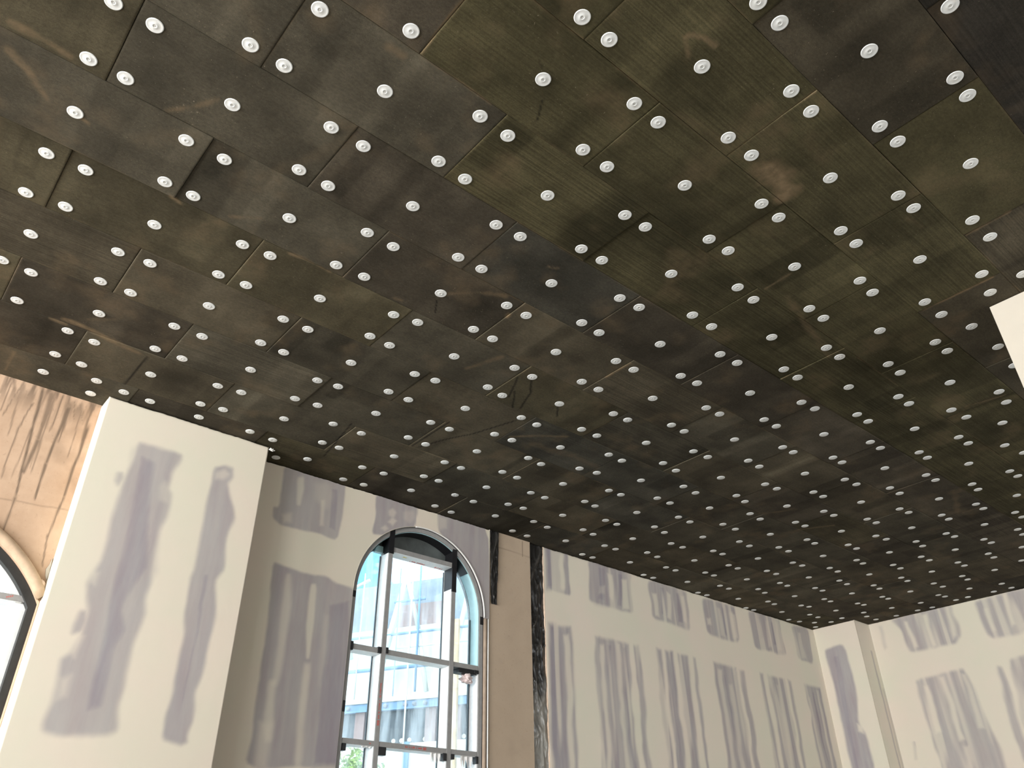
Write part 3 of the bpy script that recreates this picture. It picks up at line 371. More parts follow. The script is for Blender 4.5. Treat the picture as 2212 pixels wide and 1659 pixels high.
BOARD_Z = {}
def build_ceiling():
    V = []; F = []; C = []; RIB = []; SC_ = []; CRK = []; TON = []; n = 0
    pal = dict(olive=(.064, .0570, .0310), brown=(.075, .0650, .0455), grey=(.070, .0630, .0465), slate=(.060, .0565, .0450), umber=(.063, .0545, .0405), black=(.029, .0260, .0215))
    rng = np.random.default_rng(5)
    for k in range(-36, 26, 3):
        xc = line_x(k); x0, x1 = xc - .305, xc + .305
        x0 = max(x0, -7.30)
        c0 = 4.5 if (k % 6) == 3 else 1.5
        for mm in range(-8, 13):
            tc = c0 + 6 * mm
            y0 = float(y_of(tc - 3, xc)); y1 = float(y_of(tc + 3, xc)); y1 = min(y1, 13.42)
            if y1 - y0 < .02: continue
            g = .0005 + rng.random() * .0012
            jx, jy = (rng.random(2) - .5) * .0015
            vis = xc < .5 and y1 > -.2
            zo = (rng.random() - .5) * .005; tx, ty = (rng.random(2) - .5) * np.array([.010, .007])
            BOARD_Z[(k, mm)] = (zo, tx, ty, xc, (y0 + y1) / 2)
            r = rng.random()
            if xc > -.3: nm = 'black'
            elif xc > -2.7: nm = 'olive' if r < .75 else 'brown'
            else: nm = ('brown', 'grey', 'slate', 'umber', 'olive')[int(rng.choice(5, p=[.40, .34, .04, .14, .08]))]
            rib = float(rng.random() < (.45 if xc > -2.7 else .12)) * (.5 + .5 * rng.random())
            if k == -12: nm, rib = ('olive', 1.0) if tc > 8 else ('grey', .1)
            if k == -9: nm, rib = ('umber', .1) if tc < 10 else ('olive', .6)
            if k == -15 and tc > 6: nm = 'umber' if tc < 15 else ('slate' if tc < 20 else 'umber')
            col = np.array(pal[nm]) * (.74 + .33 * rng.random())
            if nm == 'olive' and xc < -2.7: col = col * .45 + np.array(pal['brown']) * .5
            def axis(a, b, st):
                if not vis: return np.array([a, b])
                m = max(int((b - a - .05) / st), 1)
                return np.concatenate([[a, a + .005, a + .014], np.linspace(a + .028, b - .028, m + 1), [b - .014, b - .005, b]]) if b - a > .07 else np.array([a, a + .003, b - .003, b])
            xs = axis(x0 + g + jx, x1 - g + jx, .015); ys = axis(y0 + g + jy, y1 - g + jy, .015)
            gx, gy = np.meshgrid(xs, ys, indexing='ij'); gx = gx.ravel(); gy = gy.ravel()
            z = CEIL + zo + tx * (gx - xc) + ty * (gy - (y0 + y1) / 2)
            de = np.minimum(np.minimum(gx - xs[0], xs[-1] - gx), np.minimum(gy - ys[0], ys[-1] - gy))
            if vis:
                wob = (vnoise(gx, gy, 14, 14, k) - .5)
                z = z + wob * .0012 + np.where(de < .002, .0016, 0)
                sc = np.zeros(len(gx)); ck = np.zeros(len(gx))
                for e, dd in enumerate((gx - xs[0], xs[-1] - gx, gy - ys[0], ys[-1] - gy)):
                    along = gy if e < 2 else gx
                    s = rng.random(); th = .3 if e < 2 else .5; s = (s - th) * 1.2 if s > th else 0
                    if e >= 2: s *= .8
                    nz = np.clip((fbm(along * 1.0, np.full(len(along), k + e * 3.1 + mm), 4, 1, e) - .42) * 4, 0, 1)
                    wdt = .006 + .013 * vnoise(along, np.full(len(along), mm * 1.7 + e), 3, 1, 4)
                    sc = np.maximum(sc, s * nz * np.clip(1 - dd / wdt, 0, 1) * .75)
                for L, w, am in SMEARS:
                    A = np.asarray(L)
                    if A[:, 0].max() + w * 2 < gx[0] or A[:, 0].min() - w * 2 > gx[-1] or A[:, 1].max() + w * 2 < gy[0] or A[:, 1].min() - w * 2 > gy[-1]: continue
                    d = seg_dist(gx, gy, L) + (fbm(gx, gy, 9, 9, 2) - .5) * w * .9
                    sc = np.maximum(sc, am * np.clip(1.25 - d / (w * .62), 0, 1))
                for L, w in CRACKS:
                    d = seg_dist(gx + (fbm(gx, gy, 18, 18, 7) - .5) * .03, gy, L)
                    ck = np.maximum(ck, np.clip(1.3 - d / (w * .8), 0, 1) * .8)
                # cross bands and rubbed areas left by handling, each board its own
                tone = np.ones(len(gx))
                for q in range(int(rng.integers(1, 5))):
                    c_ = ys[0] + rng.random() * (ys[-1] - ys[0]); hw = .03 + .14 * rng.random(); am = (rng.random() - .5) * .70
                    xw = 1.0 if rng.random() < .6 else np.clip((gx - (xs[0] + rng.random() * .4)) / .03, 0, 1)
                    dd = np.abs(gy - c_ + (vnoise(gx, gy, 4, 4, q) - .5) * .03) - hw
                    tone *= 1 + am * np.clip(.5 - dd / (.012 + .05 * rng.random()), 0, 1) * xw
                tone *= .66 + .74 * fbm(gx, gy, 3.4, 2.2, k * .37 + mm)
                rub = np.clip((fbm(gx, gy, 3.5, 3.5, 4 + mm * .61) - .60) * 5, 0, 1); sc = np.maximum(sc, rub * .28)
            else:
                sc = np.zeros(len(gx)); ck = np.zeros(len(gx)); tone = np.ones(len(gx))
            nu, nv = len(xs), len(ys)
            V.append(np.stack([gx, gy, z], 1)); F.append(grid_faces(nu, nv, True, n))
            N0 = nu * nv
            # thickness of the slab: a skirt up from the border
            idx = np.arange(N0).reshape(nu, nv)
            loop = np.concatenate([idx[:, 0], idx[-1, 1:], idx[::-1, -1][1:], idx[0, ::-1][1:-1]])
            sv = V[-1][loop].copy(); sv[:, 2] = CEIL + .03
            V.append(sv)
            a = loop + n; b2 = np.arange(len(loop)) + n + N0
            F.append(np.stack([a, np.roll(a, -1), np.roll(b2, -1), b2], 1))
            tot = N0 + len(loop)
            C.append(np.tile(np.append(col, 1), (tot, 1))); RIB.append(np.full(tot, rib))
            SC_.append(np.concatenate([sc, sc[loop] * .6])); CRK.append(np.concatenate([ck, ck[loop]])); TON.append(np.concatenate([tone, tone[loop]]))
            n += tot
    # the slab soffit the boards are fixed to
    q = np.array([(-7.6, -8.3, CEIL + .012), (5.7, -8.3, CEIL + .012), (5.7, 13.9, CEIL + .012), (-7.6, 13.9, CEIL + .012)])
    V.append(q); F.append(np.array([[n + 3, n + 2, n + 1, n]])); C.append(np.tile([.004, .004, .004, 1], (4, 1)))
    RIB.append(np.zeros(4)); SC_.append(np.zeros(4)); CRK.append(np.zeros(4)); TON.append(np.ones(4)); n += 4
    q2 = q.copy(); q2[:, 2] = CEIL + .30
    V.append(q2); F.append(np.array([[n, n + 1, n + 2, n + 3]])); C.append(np.tile([.2, .2, .2, 1], (4, 1)))
    RIB.append(np.zeros(4)); SC_.append(np.zeros(4)); CRK.append(np.zeros(4)); TON.append(np.ones(4))
    me = np_mesh('ceiling', np.concatenate(V), np.concatenate(F), M['boards'])
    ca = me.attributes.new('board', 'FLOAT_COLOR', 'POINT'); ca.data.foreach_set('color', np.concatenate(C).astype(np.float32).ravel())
    set_attr(me, 'rib', np.concatenate(RIB)); set_attr(me, 'scuff', np.concatenate(SC_)); set_attr(me, 'crack', np.concatenate(CRK)); set_attr(me, 'tone', np.concatenate(TON))
    o = link('ceiling', me)
    struct(o, 'ceiling of black and olive mineral insulation boards laid in staggered courses', 'ceiling')
build_ceiling()

def board_z(x, y):
    best = None
    for (k, mm), (zo, tx, ty, xc, yc) in BOARD_Z.items():
        d = max(abs(x - xc) / .305, abs(y - yc) / .6)
        if best is None or d < best[0]: best = (d, CEIL + zo + tx * (x - xc) + ty * (y - yc))
    return best[1]

# ------------------------------------------------------------------ the white fixing discs
def lathe(profile, n):
    v = []; f = []
    for r, z in profile:
        v += [(r * math.cos(2 * PI * i / n), r * math.sin(2 * PI * i / n), z) for i in range(n)]
    for j in range(len(profile) - 1):
        for i in range(n):
            f.append((j * n + i, j * n + (i + 1) % n, (j + 1) * n + (i + 1) % n, (j + 1) * n + i))
    f.append(tuple((len(profile) - 1) * n + i for i in range(n)))
    f.append(tuple(range(n))[::-1])
    return v, f
PLATE = [(.004, .022), (.004, .0006), (.0428, .0005), (.0432, -.0012), (.0425, -.0030), (.0395, -.0040), (.0370, -.0036), (.0165, -.0042), (.0140, -.0052), (.0105, -.0052), (.0088, -.0048), (.0080, -.0034)]
NAILP = [(.0072, -.0015), (.0070, -.0032), (.0052, -.0040), (.0026, -.0034), (.0012, -.0026)]
plate_me = raw_mesh('fixing_disc', *lathe(PLATE, 40), M['disc'], True)
nail_me = raw_mesh('nail_head', *lathe(NAILP, 20), M['nail'], True)
plate_lo = raw_mesh('fixing_disc_small', *lathe([PLATE[i] for i in (0, 1, 2, 4, 5, 7, 9, 11)], 20), M['disc'], True)
ORD = ['', 'first', 'second', 'third', 'fourth', 'fifth', 'sixth', 'seventh', 'eighth', 'ninth', 'tenth', 'eleventh', 'twelfth', 'thirteenth', 'fourteenth',
       'fifteenth', 'sixteenth', 'seventeenth', 'eighteenth', 'nineteenth', 'twentieth', 'twenty-first', 'twenty-second', 'twenty-third', 'twenty-fourth', 'twenty-fifth',
       'twenty-sixth', 'twenty-seventh', 'twenty-eighth', 'twenty-ninth', 'thirtieth', 'thirty-first', 'thirty-second', 'thirty-third', 'thirty-fourth', 'thirty-fifth']
far_v = []; far_f = []; far_m = None
for x, y, line, num, rank in DISCS:
    z = board_z(x, y) + .0009
    if rank < 300:
        o = link('ceiling_fixing_disc', plate_me if rank < 200 else plate_lo)
        o.location = (x, y, z); o.rotation_euler = (0, 0, random.random() * 6.28)
        tag(o, 'white fixing disc, %s from left in %s row out from arched window wall' % (ORD[num + 1], ORD[line + 1]), 'fixing disc', 'white fixing discs on the board ceiling', 'thing')
        if rank < 200:
            c = link('nail_head', nail_me, o)
    else:
        v, f = lathe([PLATE[i] for i in (0, 1, 2, 4, 5, 7, 11)], 14)
        b0 = len(far_v)
        far_v += [(p[0] + x, p[1] + y, p[2] + z) for p in v]; far_f += [tuple(i + b0 for i in q) for q in f]
o = link('ceiling_fixing_discs', raw_mesh('ceiling_fixing_discs', far_v, far_f, M['disc'], True))
tag(o, 'tiny white fixing discs crowded on the ceiling toward the far corner', 'fixing discs', None, 'stuff')

# ------------------------------------------------------------------ walls
def ragged(u, base, amp=.010, seed=0.0):
    return base - amp * fbm(u, u * 0 + seed, 6, 1, seed) - amp * .5 * vnoise(u, u * 0, 40, 1, seed)

def wall_sheet(name, axis, const, u0, u1, z0, ztop, res, polys, thick, sign, flip, wamp=1.0, mat=None, ragged_amp=.012, rough=0.0):
    """jointed plasterboard sheet: dense front grid with a bare/compound mask, plus its cut edges"""
    nu = max(int((u1 - u0) / res), 1) + 1; nz = max(int((ztop - z0) / res), 1) + 1
    us = np.linspace(u0, u1, nu); zt = ragged(us, ztop, ragged_amp, abs(const)); w = np.linspace(0, 1, nz)
    U = np.repeat(us[:, None], nz, 1); Z = z0 + (zt[:, None] - z0) * w[None]
    m = patch_mask(U.ravel(), Z.ravel(), polys, rough) if polys else np.zeros(U.size)
    wav = (fbm(U, Z, .8, .8, 2) - .5) * .006 + (fbm(U, Z, 7, 2.5, 4) - .5) * .0012
    Cc = const + sign * wav * wamp
    def pt(c, u, z): return np.stack([c, u, z], -1) if axis == 'x' else np.stack([u, c, z], -1)
    V = [pt(Cc, U, Z).reshape(-1, 3)]; F = [grid_faces(nu, nz, flip)]
    idx = np.arange(nu * nz).reshape(nu, nz)
    loop = np.concatenate([idx[:, 0], idx[-1, 1:], idx[::-1, -1][1:], idx[0, ::-1][1:-1]])
    bv = V[0][loop].copy(); ax = 0 if axis == 'x' else 1
    bv[:, ax] = const - sign * thick
    n = nu * nz; V.append(bv); a = loop; b = np.arange(len(loop)) + n
    F.append(np.stack([a, b, np.roll(b, -1), np.roll(a, -1)], 1))
    mm = np.concatenate([m, np.zeros(len(loop))])
    me = np_mesh(name, np.concatenate(V), np.concatenate(F), mat or M['plaster'])
    set_attr(me, 'bare', mm)
    return struct(link(name, me))

ZT = CEIL - .002
# pier lining next to the stained wall
p = empty('wall_pier', (-6.765, 1.9, 0)); struct(p, 'boxed plasterboard pier with two lilac bare strips beside the stained wall', 'pier')
def child(o, parent):
    o.parent = parent; o.matrix_parent_inverse = Matrix.Translation(-Vector(parent.location))
    for k in ('kind', 'label', 'category'):
        if k in o: del o[k]
    return o
fr = wall_sheet('front_face', 'x', -6.765, 1.140, 2.645, 0.0, ZT, .012, PIER, .0125, 1, False, .15); child(fr, p)
sd = wall_sheet('left_return', 'y', 1.140, -7.02, -6.766, 0.0, ZT, .03, None, .0125, -1, False, .15); child(sd, p)
sd = wall_sheet('right_return', 'y', 2.645, -7.06, -6.766, 0.0, ZT, .03, None, .0125, 1, True, .15); child(sd, p)

# sheet round the arched window
YC, RR, ZS = 4.757, 0.858, 4.180
def arch_sheet():
    V = []; F = []; n = 0
    X = -7.062
    def addg(U, Z):
        nonlocal n
        wav = (fbm(U, Z, .8, .8, 2) - .5) * .006
        V.append(np.stack([X + wav, U, Z], -1).reshape(-1, 3)); F.append(grid_faces(U.shape[0], U.shape[1], False, n)); n += U.size
    def rect(u0, u1, z0, z1):
        nu = max(int((u1 - u0) / .012), 1) + 1; nz = int((z1 - z0) / .012) + 1
        us = np.linspace(u0, u1, nu); w = np.linspace(0, 1, nz)
        zt = ragged(us, z1, .012, 3.) if z1 > 5.2 else np.full(nu, z1)
        addg(np.repeat(us[:, None], nz, 1), z0 + (zt[:, None] - z0) * w[None])
    rect(2.647, YC - RR, 0.0, ZT)
    rect(YC + RR, 5.688, 4.175, ZT)
    th = np.linspace(PI, 0, 130); us = YC + RR * np.cos(th); zb = ZS + RR * np.sin(th)
    nz = 90; w = np.linspace(0, 1, nz); zt = ragged(us, ZT, .012, 3.)
    addg(np.repeat(us[:, None], nz, 1), zb[:, None] + (zt - zb)[:, None] * w[None])
    # reveal: thickness of the sheet round the opening and down both jambs
    prof = [(YC - RR, 0.0)] + [(YC + RR * math.cos(t), ZS + RR * math.sin(t)) for t in th] + [(YC + RR, 4.175), (5.688, 4.175), (5.688, ZT)]
    a = np.array([(X, y, z) for y, z in prof]); b = a.copy(); b[:, 0] = X - .018
    V.append(a); V.append(b); k = len(prof); i = np.arange(k - 1) + n
    F.append(np.stack([i, i + 1, i + 1 + k, i + k], 1)); n += 2 * k
    VV = np.concatenate(V); me = np_mesh('wall_arch', VV, np.concatenate(F), M['plaster'])
    set_attr(me, 'bare', patch_mask(VV[:, 1].astype(float), VV[:, 2].astype(float), ARCH))
    struct(link('wall_arch', me), 'plasterboard wall round the tall arched window, patched lilac and cream', 'wall')
arch_sheet()

# long jointed wall right of the black sheeting
rwl = wall_sheet('wall_left', 'x', -7.075, 6.580, 12.90, 0.0, ZT, .0155, RIGHT, .022, 1, False, rough=.8)
rwl['label'] = 'long plasterboard wall with rows of lilac striped patches'; rwl['category'] = 'wall'
e = MB()
zz = np.linspace(0, ZT - .012, 60)
for a, b in zip(zz[:-1], zz[1:]):
    j0 = .003 * fbm(np.array([a]), np.array([0.]), 5)[0]
    e.box(-7.097, -7.0735 - .001, 6.5725 - j0, 6.5802, a, b)
e = e.build('cut_edge', M['gyp'], rwl); e['label'] = 'peach coloured cut gypsum edge'

# far pier and back wall
bp = empty('wall_pier_back', (-6.7, 12.885, 0)); struct(bp, 'narrow projecting plasterboard pier in the far corner', 'pier')
child(wall_sheet('front_face', 'y', 12.885, -7.12, -6.310, 0.0, ZT, .012, BPIER, .0125, -1, True, .15, ragged_amp=.006), bp)
child(wall_sheet('right_return', 'x', -6.311, 12.886, 13.36, 0.0, ZT, .012, [([(13.20, -.5), (13.235, -.5), (13.235, 4.8), (13.20, 4.8)], .75, .03), ([(13.29, -.5), (13.33, -.5), (13.33, 4.2), (13.29, 4.2)], .4, .05)], .0125, 1, False, .15, ragged_amp=.006), bp)
bw = wall_sheet('wall_back', 'y', 13.35, -6.312, 5.4, 0.0, ZT, .02, BACK, .0125, -1, True, ragged_amp=.006, rough=.8)
bw['label'] = 'far plasterboard wall with wide lilac grey patches'; bw['category'] = 'wall'

# painted column on the right
c = MB().box(-1.227, -.38, 5.85, 6.62, 0, ZT - .001).build('column', M['white']); bevel(c, .004)
struct(c, 'plain cream boxed column at the right edge', 'column')

# bare rendered wall with drips (left of the pier), arched opening cut in it
W1Y, W1R, W1Z, W1H = 0.03, 1.30, 2.80, 1.105
W1S = W1Z + math.sqrt(W1R ** 2 - W1H ** 2)
def stain_mask(u, z):
    m = np.zeros(u.shape)
    for y0, z0, y1, z1, w, am in DRIPS:
        s = (np.abs(u - (y0 + y1) / 2) < abs(y0 - y1) / 2 + .08)
        t = np.clip((z0 - z[s]) / max(z0 - z1, .01), -.2, 1.2)
        uc = y0 + (y1 - y0) * t + (vnoise(z[s], z[s] * 0, 7, 1, y0) - .5) * .012
        ww = w * (1.05 - .45 * t) * (.8 + .5 * vnoise(z[s], z[s] * 0, 11, 1, y1))
        d = np.abs(u[s] - uc)
        v = np.clip(1.5 - d / ww, 0, 1) * am * np.clip((1.02 - t) * 12, 0, 1) * np.clip((t + .15) * 8, 0, 1)
        m[s] = np.maximum(m[s], v * .85)
    top = np.clip((z - (CEIL - .30)) / .26, 0, 1)
    f = np.clip((fbm(u, z, 24, 3.0, 3) - .46) * 6, 0, 1)
    m = np.maximum(m, f * top * .75 * (u > -1))
    crack = np.exp(-((z - 4.24 - (u - .9) * .07 - (vnoise(u, u * 0, 12, 1) - .5) * .01) / .006) ** 2)
    m = np.maximum(m, crack * .35)
    blot = np.clip((fbm(u, z, 5, 4, 8) - .6) * 4, 0, 1) * .28
    return np.clip(np.maximum(m, blot), 0, 1)
def left_wall():
    V = []; F = []; n = 0; X = -6.985; G = []
    def addg(U, Z, x, g):
        nonlocal n
        wav = (fbm(U, Z, 1.5, 1.5, 2) - .5) * .012
        V.append(np.stack([x + wav, U, Z], -1).reshape(-1, 3)); F.append(grid_faces(U.shape[0], U.shape[1], False, n)); n += U.size
        G.append(np.full(U.size, g))
    def rect(u0, u1, z0, z1, res, x=X, g=0.0):
        nu = max(int((u1 - u0) / res), 1) + 1; nz = max(int((z1 - z0) / res), 1) + 1
        us = np.linspace(u0, u1, nu); w = np.linspace(0, 1, nz)
        addg(np.repeat(us[:, None], nz, 1), np.repeat((z0 + (z1 - z0) * w)[None], nu, 0), x, g)
    yl, yr = W1Y - W1H, W1Y + W1H
    rect(-8.1, yl, 0, CEIL, .08)
    us = np.linspace(yl, yr, 240); zb = W1Z + np.sqrt(W1R ** 2 - (us - W1Y) ** 2); w = np.linspace(0, 1, 170)
    addg(np.repeat(us[:, None], 170, 1), zb[:, None] + (CEIL - zb)[:, None] * w[None], X, 0)
    rect(yr, 1.16, 0, CEIL, .012)
    rect(yl, yr, 0, .5, .06)
    # strip between the sheets
    rect(5.690, 6.348, 0, CEIL, .012, -7.075, 1.0)
    # arch reveal of the opening
    prof = [(yl, .5)] + [(yl, W1S)] + list(zip(us, zb)) + [(yr, .5), (yl, .5)]
    a = np.array([(X, y, z) for y, z in prof]); b = a.copy(); b[:, 0] = -7.40
    V.append(a); V.append(b); k = len(prof); i = np.arange(k - 1) + n
    F.append(np.stack([i, i + 1, i + 1 + k, i + k], 1)); n += 2 * k; G.append(np.zeros(2 * k))
    # sides of the proud strip
    for y in (5.690, 6.348):
        q = np.array([(-7.075, y, 0), (-7.13, y, 0), (-7.13, y, CEIL), (-7.075, y, CEIL)]); V.append(q)
        F.append(np.array([[n, n + 1, n + 2, n + 3]])); n += 4; G.append(np.ones(4))
    VV = np.concatenate(V); me = np_mesh('wall_left_bare', VV, np.concatenate(F), M['bare'])
    g = np.concatenate(G)
    st = stain_mask(VV[:, 1].astype(float), VV[:, 2].astype(float))
    st = np.where(g > .5, np.clip((fbm(VV[:, 1], VV[:, 2], 6, 6, 4) - .62) * 3, 0, 1) * .08, st)
    for (cy, cz0, cz1) in ((6.225, 5.05, 5.25),):
        st = np.maximum(st, (g > .5) * np.exp(-((VV[:, 1] - cy) / .005) ** 2) * ((VV[:, 2] > cz0) & (VV[:, 2] < cz1)) * .7)
    st = np.maximum(st, (g > .5) * np.exp(-((VV[:, 2] - 5.075 + (VV[:, 1] - 6) * .02) / .006) ** 2) * .4)
    set_attr(me, 'stain', st); set_attr(me, 'grey', g)
    struct(link('wall_left_bare', me), 'bare tan rendered wall with dark drip stains and a grey strip beside black sheeting', 'wall')
left_wall()

# masonry core behind the linings (with the two openings), blackened so the gaps look shaded
def core():
    b = MB(); xa, xb = -7.105, -7.40
    def slab(y0, y1, z0, z1): b.box(xb, xa, y0, y1, z0, z1)
    slab(-8.1, W1Y - W1H - .002, 0, CEIL); slab(W1Y + W1H + .002, YC - .885, 0, CEIL)
    slab(YC + .885, 13.6, 0, CEIL); slab(W1Y - W1H - .002, W1Y + W1H + .002, 0, .5)
    for yc, hw, r, zc, n in ((W1Y, W1H + .002, W1R + .002, W1Z, 40), (YC, .885, .885, ZS, 48)):
        ys = [yc + hw * -math.cos(PI * i / n) for i in range(n + 1)]
        for ya, yb in zip(ys[:-1], ys[1:]):
            za = zc + math.sqrt(max(r * r - (ya - yc) ** 2, 0)); zb = zc + math.sqrt(max(r * r - (yb - yc) ** 2, 0))
            v = [(x, y, z) for x in (xb, xa) for y, z in ((ya, za), (yb, zb), (yb, CEIL), (ya, CEIL))]
            b.add(v, [(0, 1, 2, 3), (7, 6, 5, 4), (0, 4, 5, 1), (3, 2, 6, 7)])
    return struct(b.build('wall_left_core', M['void']), 'masonry core behind the wall linings, blackened to read as shade', 'wall')
core()

# ------------------------------------------------------------------ black sheeting
def sheeting(name, y0, y1, z0, z1, x, amp, label, lower_pale=0.0, taper=0.0):
    ny = max(int((y1 - y0) / .007), 4); nz = int((z1 - z0) / .010)
    ys = np.linspace(0, 1, ny); zs = np.linspace(z0, z1, nz)
    Y = np.repeat(ys[:, None], nz, 1); Z = np.repeat(zs[None], ny, 0)
    tz = (z1 - Z) / (z1 - z0)
    YY = (y0 + taper * tz * .5) + Y * (y1 - y0 - taper * tz) + (Y > .98) * (fbm(Z, Z * 0, 6, 1, 2) - .5) * .014
    rd = lambda a, b, c, o: 1 - np.abs(vnoise(a, b, *c, o) - .5) * 2
    cr = rd(Y + .35 * Z, Z - .4 * Y, (2.2, 3.0), 1) ** 3 + .6 * rd(Y - .9 * Z, Z + .5 * Y, (4, 6), 6) ** 3 + .3 * rd(Y + Z, Z, (7, 14), 8) ** 2
    X = x + amp * (cr - .5)
    V = np.stack([X, YY, Z], -1).reshape(-1, 3)
    me = np_mesh(name, V, grid_faces(ny, nz), M['poly'])
    pale = np.clip((3.62 - Z) / .35, 0, 1) * lower_pale * np.clip(.1 + 1.6 * fbm(Y, Z, 3, 5, 5), 0, 1) + np.clip(cr - 1.05, 0, 1) * .25  # crease highlights painted in as paler ridges; translucent lower part paler grey
    set_attr(me, 'pale', pale.ravel())
    me.polygons.foreach_set('use_smooth', [True] * len(me.polygons))
    o = link(name, me)
    sol = o.modifiers.new('thickness', 'SOLIDIFY'); sol.thickness = .0012; sol.offset = 0
    return tag(o, label, 'plastic sheeting')
sheeting('polythene_sheet', 6.350, 6.580, 0.02, CEIL - .006, -7.094, .016, 'wide crinkled black polythene strip between bare render and the long lilac patched wall', .9)
sheeting('polythene_strip', 5.6885, 5.822, 4.36, CEIL - .006, -7.060, .014, 'short narrow black plastic strip hanging beside the arched window', 0, .045)

# ------------------------------------------------------------------ window 2 (tall arched window)
def arch_ring(b, yc, zc, r0, r1, x0, x1, zbot, n=56):
    """U shaped frame: jambs to zbot and a half round head; r0 inner, r1 outer radius"""
    pin = [(yc - r0, zbot)] + [(yc - r0 * math.cos(PI * i / n), zc + r0 * math.sin(PI * i / n)) for i in range(n + 1)] + [(yc + r0, zbot)]
    pout = [(yc - r1, zbot)] + [(yc - r1 * math.cos(PI * i / n), zc + r1 * math.sin(PI * i / n)) for i in range(n + 1)] + [(yc + r1, zbot)]
    k = len(pin)
    v = [(x1, *p) for p in pin] + [(x1, *p) for p in pout] + [(x0, *p) for p in pin] + [(x0, *p) for p in pout]
    f = []
    for i in range(k - 1):
        f += [(i, k + i, k + i + 1, i + 1), (2 * k + i, 2 * k + i + 1, 3 * k + i + 1, 3 * k + i), (i, i + 1, 2 * k + i + 1, 2 * k + i), (k + i, 3 * k + i, 3 * k + i + 1, k + i + 1)]
    return b.add(v, f)

w2 = empty('window_2', (-7.17, YC, .5)); struct(w2, 'tall arched window with grey grid of taped bars, third bay painted sky-lit blue', 'window')
def part2(b, name, mat, label=None, parent=None):
    o = b.build(name, mat); p_ = parent or w2
    o.parent = p_
    o.matrix_parent_inverse = Matrix.Translation(-Vector(w2.location)) if p_ is w2 else Matrix.Identity(4)
    if label: o['label'] = label
    return o
XF, XG = -7.088, -7.255
fo = part2(arch_ring(MB(), YC, ZS, .806, .856, XG, XF, .5), 'frame', M['alu'])
part2(arch_ring(MB(), YC, ZS, .7995, .8055, XG, XF - .012, 3.62), 'reveal_film', M['blue'], 'film on the inner side of the frame, sky-lit blue painted in')
part2(arch_ring(MB(), YC, ZS, .7995, .8055, XG, XF - .012, .6).box(0, 0, 0, 0, 0, 0) if False else MB().box(XG, XF - .012, YC + .7995, YC + .8055, .6, 3.60).box(XG, XF - .012, YC - .8055, YC - .7995, .6, 3.60), 'jamb_film', M['film'], 'white film on the lower jambs')
RIN = .7995
def head(y): return ZS + math.sqrt(max(RIN ** 2 - (y - YC) ** 2, 0))
mull = []
for ya, yb in ((4.306, 4.356), (5.164, 5.216)):
    zt = min(head(ya), head(yb))
    mu = part2(MB().box(XG, XF, ya, yb, .5, zt), 'mullion', M['alu']); mull.append(mu)
    s = MB().box(XG + .012, XF - .01, ya - .004, ya - .0005, .5, 4.66); s = part2(s, 'side_film', M['pale'], 'bright white film on the mullion side')
    part2(MB().box(XG - .004, XG + .012, ya - .014, ya - .001, .5, 4.66), 'glazing_gasket', M['gasket'])
part2(MB().box(XG - .004, XG + .012, YC + .786, YC + .799, .5, ZS), 'glazing_gasket', M['gasket'])
bays = ((YC - RIN, 4.306), (4.356, 5.164), (5.216, YC + RIN))
for zi, (z0, z1) in enumerate(((3.592, 3.642), (2.730, 2.775), (1.86, 1.905))):
    for bi, (ya, yb) in enumerate(bays):
        t = part2(MB().box(XG, XF - .004, ya, yb, z0, z1), 'transom', M['alu'])
        mat = M['alu'] if (zi == 0 and bi == 1) else M['film']
        if not (zi == 0 and bi == 2):
            fl = MB().box(XG + .01, XF - .012, ya + .012, yb - .012, z0 - .004, z0 - .0006)
            fl = part2(fl, 'underside_film', M['film'] if mat is M['film'] else M['pale'], 'white film under the transom')
# taped top transom and the dark infill over it
part2(MB().box(XG, XF - .006, 4.356, 5.164, 4.684, 4.735), 'transom', M['alu'])
part2(MB().box(XG + .006, XF - .012, 4.36, 5.160, 4.679, 4.6835), 'underside_film', M['film'], 'white film with red print under the top transom')
for ya, yb in (bays[0], bays[2]):
    yl_ = max(ya, YC - math.sqrt(RIN ** 2 - (4.76 - ZS) ** 2)); yr_ = min(yb, YC + math.sqrt(RIN ** 2 - (4.76 - ZS) ** 2))
    part2(MB().box(XG, XG + .045, yl_, yr_, 4.685, 4.760), 'transom', M['blue'], 'pale set back transom')  # teal sky light is part of this transom's colour
b = MB(); n = 40; ymax = math.sqrt(RIN ** 2 - (4.72 - ZS) ** 2)
ys = [YC + ymax * (2 * i / n - 1) for i in range(n + 1)]
for ya, yb in zip(ys[:-1], ys[1:]):
    v = [(x, y, z) for x in (XG - .02, XG + .012) for y, z in ((ya, 4.70), (yb, 4.70), (yb, head(yb)), (ya, head(ya)))]
    b.add(v, [(0, 1, 2, 3), (7, 6, 5, 4), (0, 4, 5, 1), (3, 2, 6, 7)])
part2(b, 'infill_panel', M['panel'], 'dark grey panel filling the arch head')
# taped soffit of the arch head, its backlit shade painted black
th0, th1 = math.radians(37), math.radians(146)
b = MB(); n = 36
for i in range(n):
    ta = th0 + (th1 - th0) * i / n; tb = th0 + (th1 - th0) * (i + 1) / n
    v = [(x, YC + r * math.cos(t), ZS + r * math.sin(t)) for x in (XG + .012, XF - .016) for r in (.792, .799) for t in (ta, tb)]
    b.add(v, [(0, 1, 5, 4), (2, 6, 7, 3), (4, 5, 7, 6), (0, 2, 3, 1)])
part2(b, 'head_tape', M['tape'], 'tape under the arch head, backlit shade painted black')
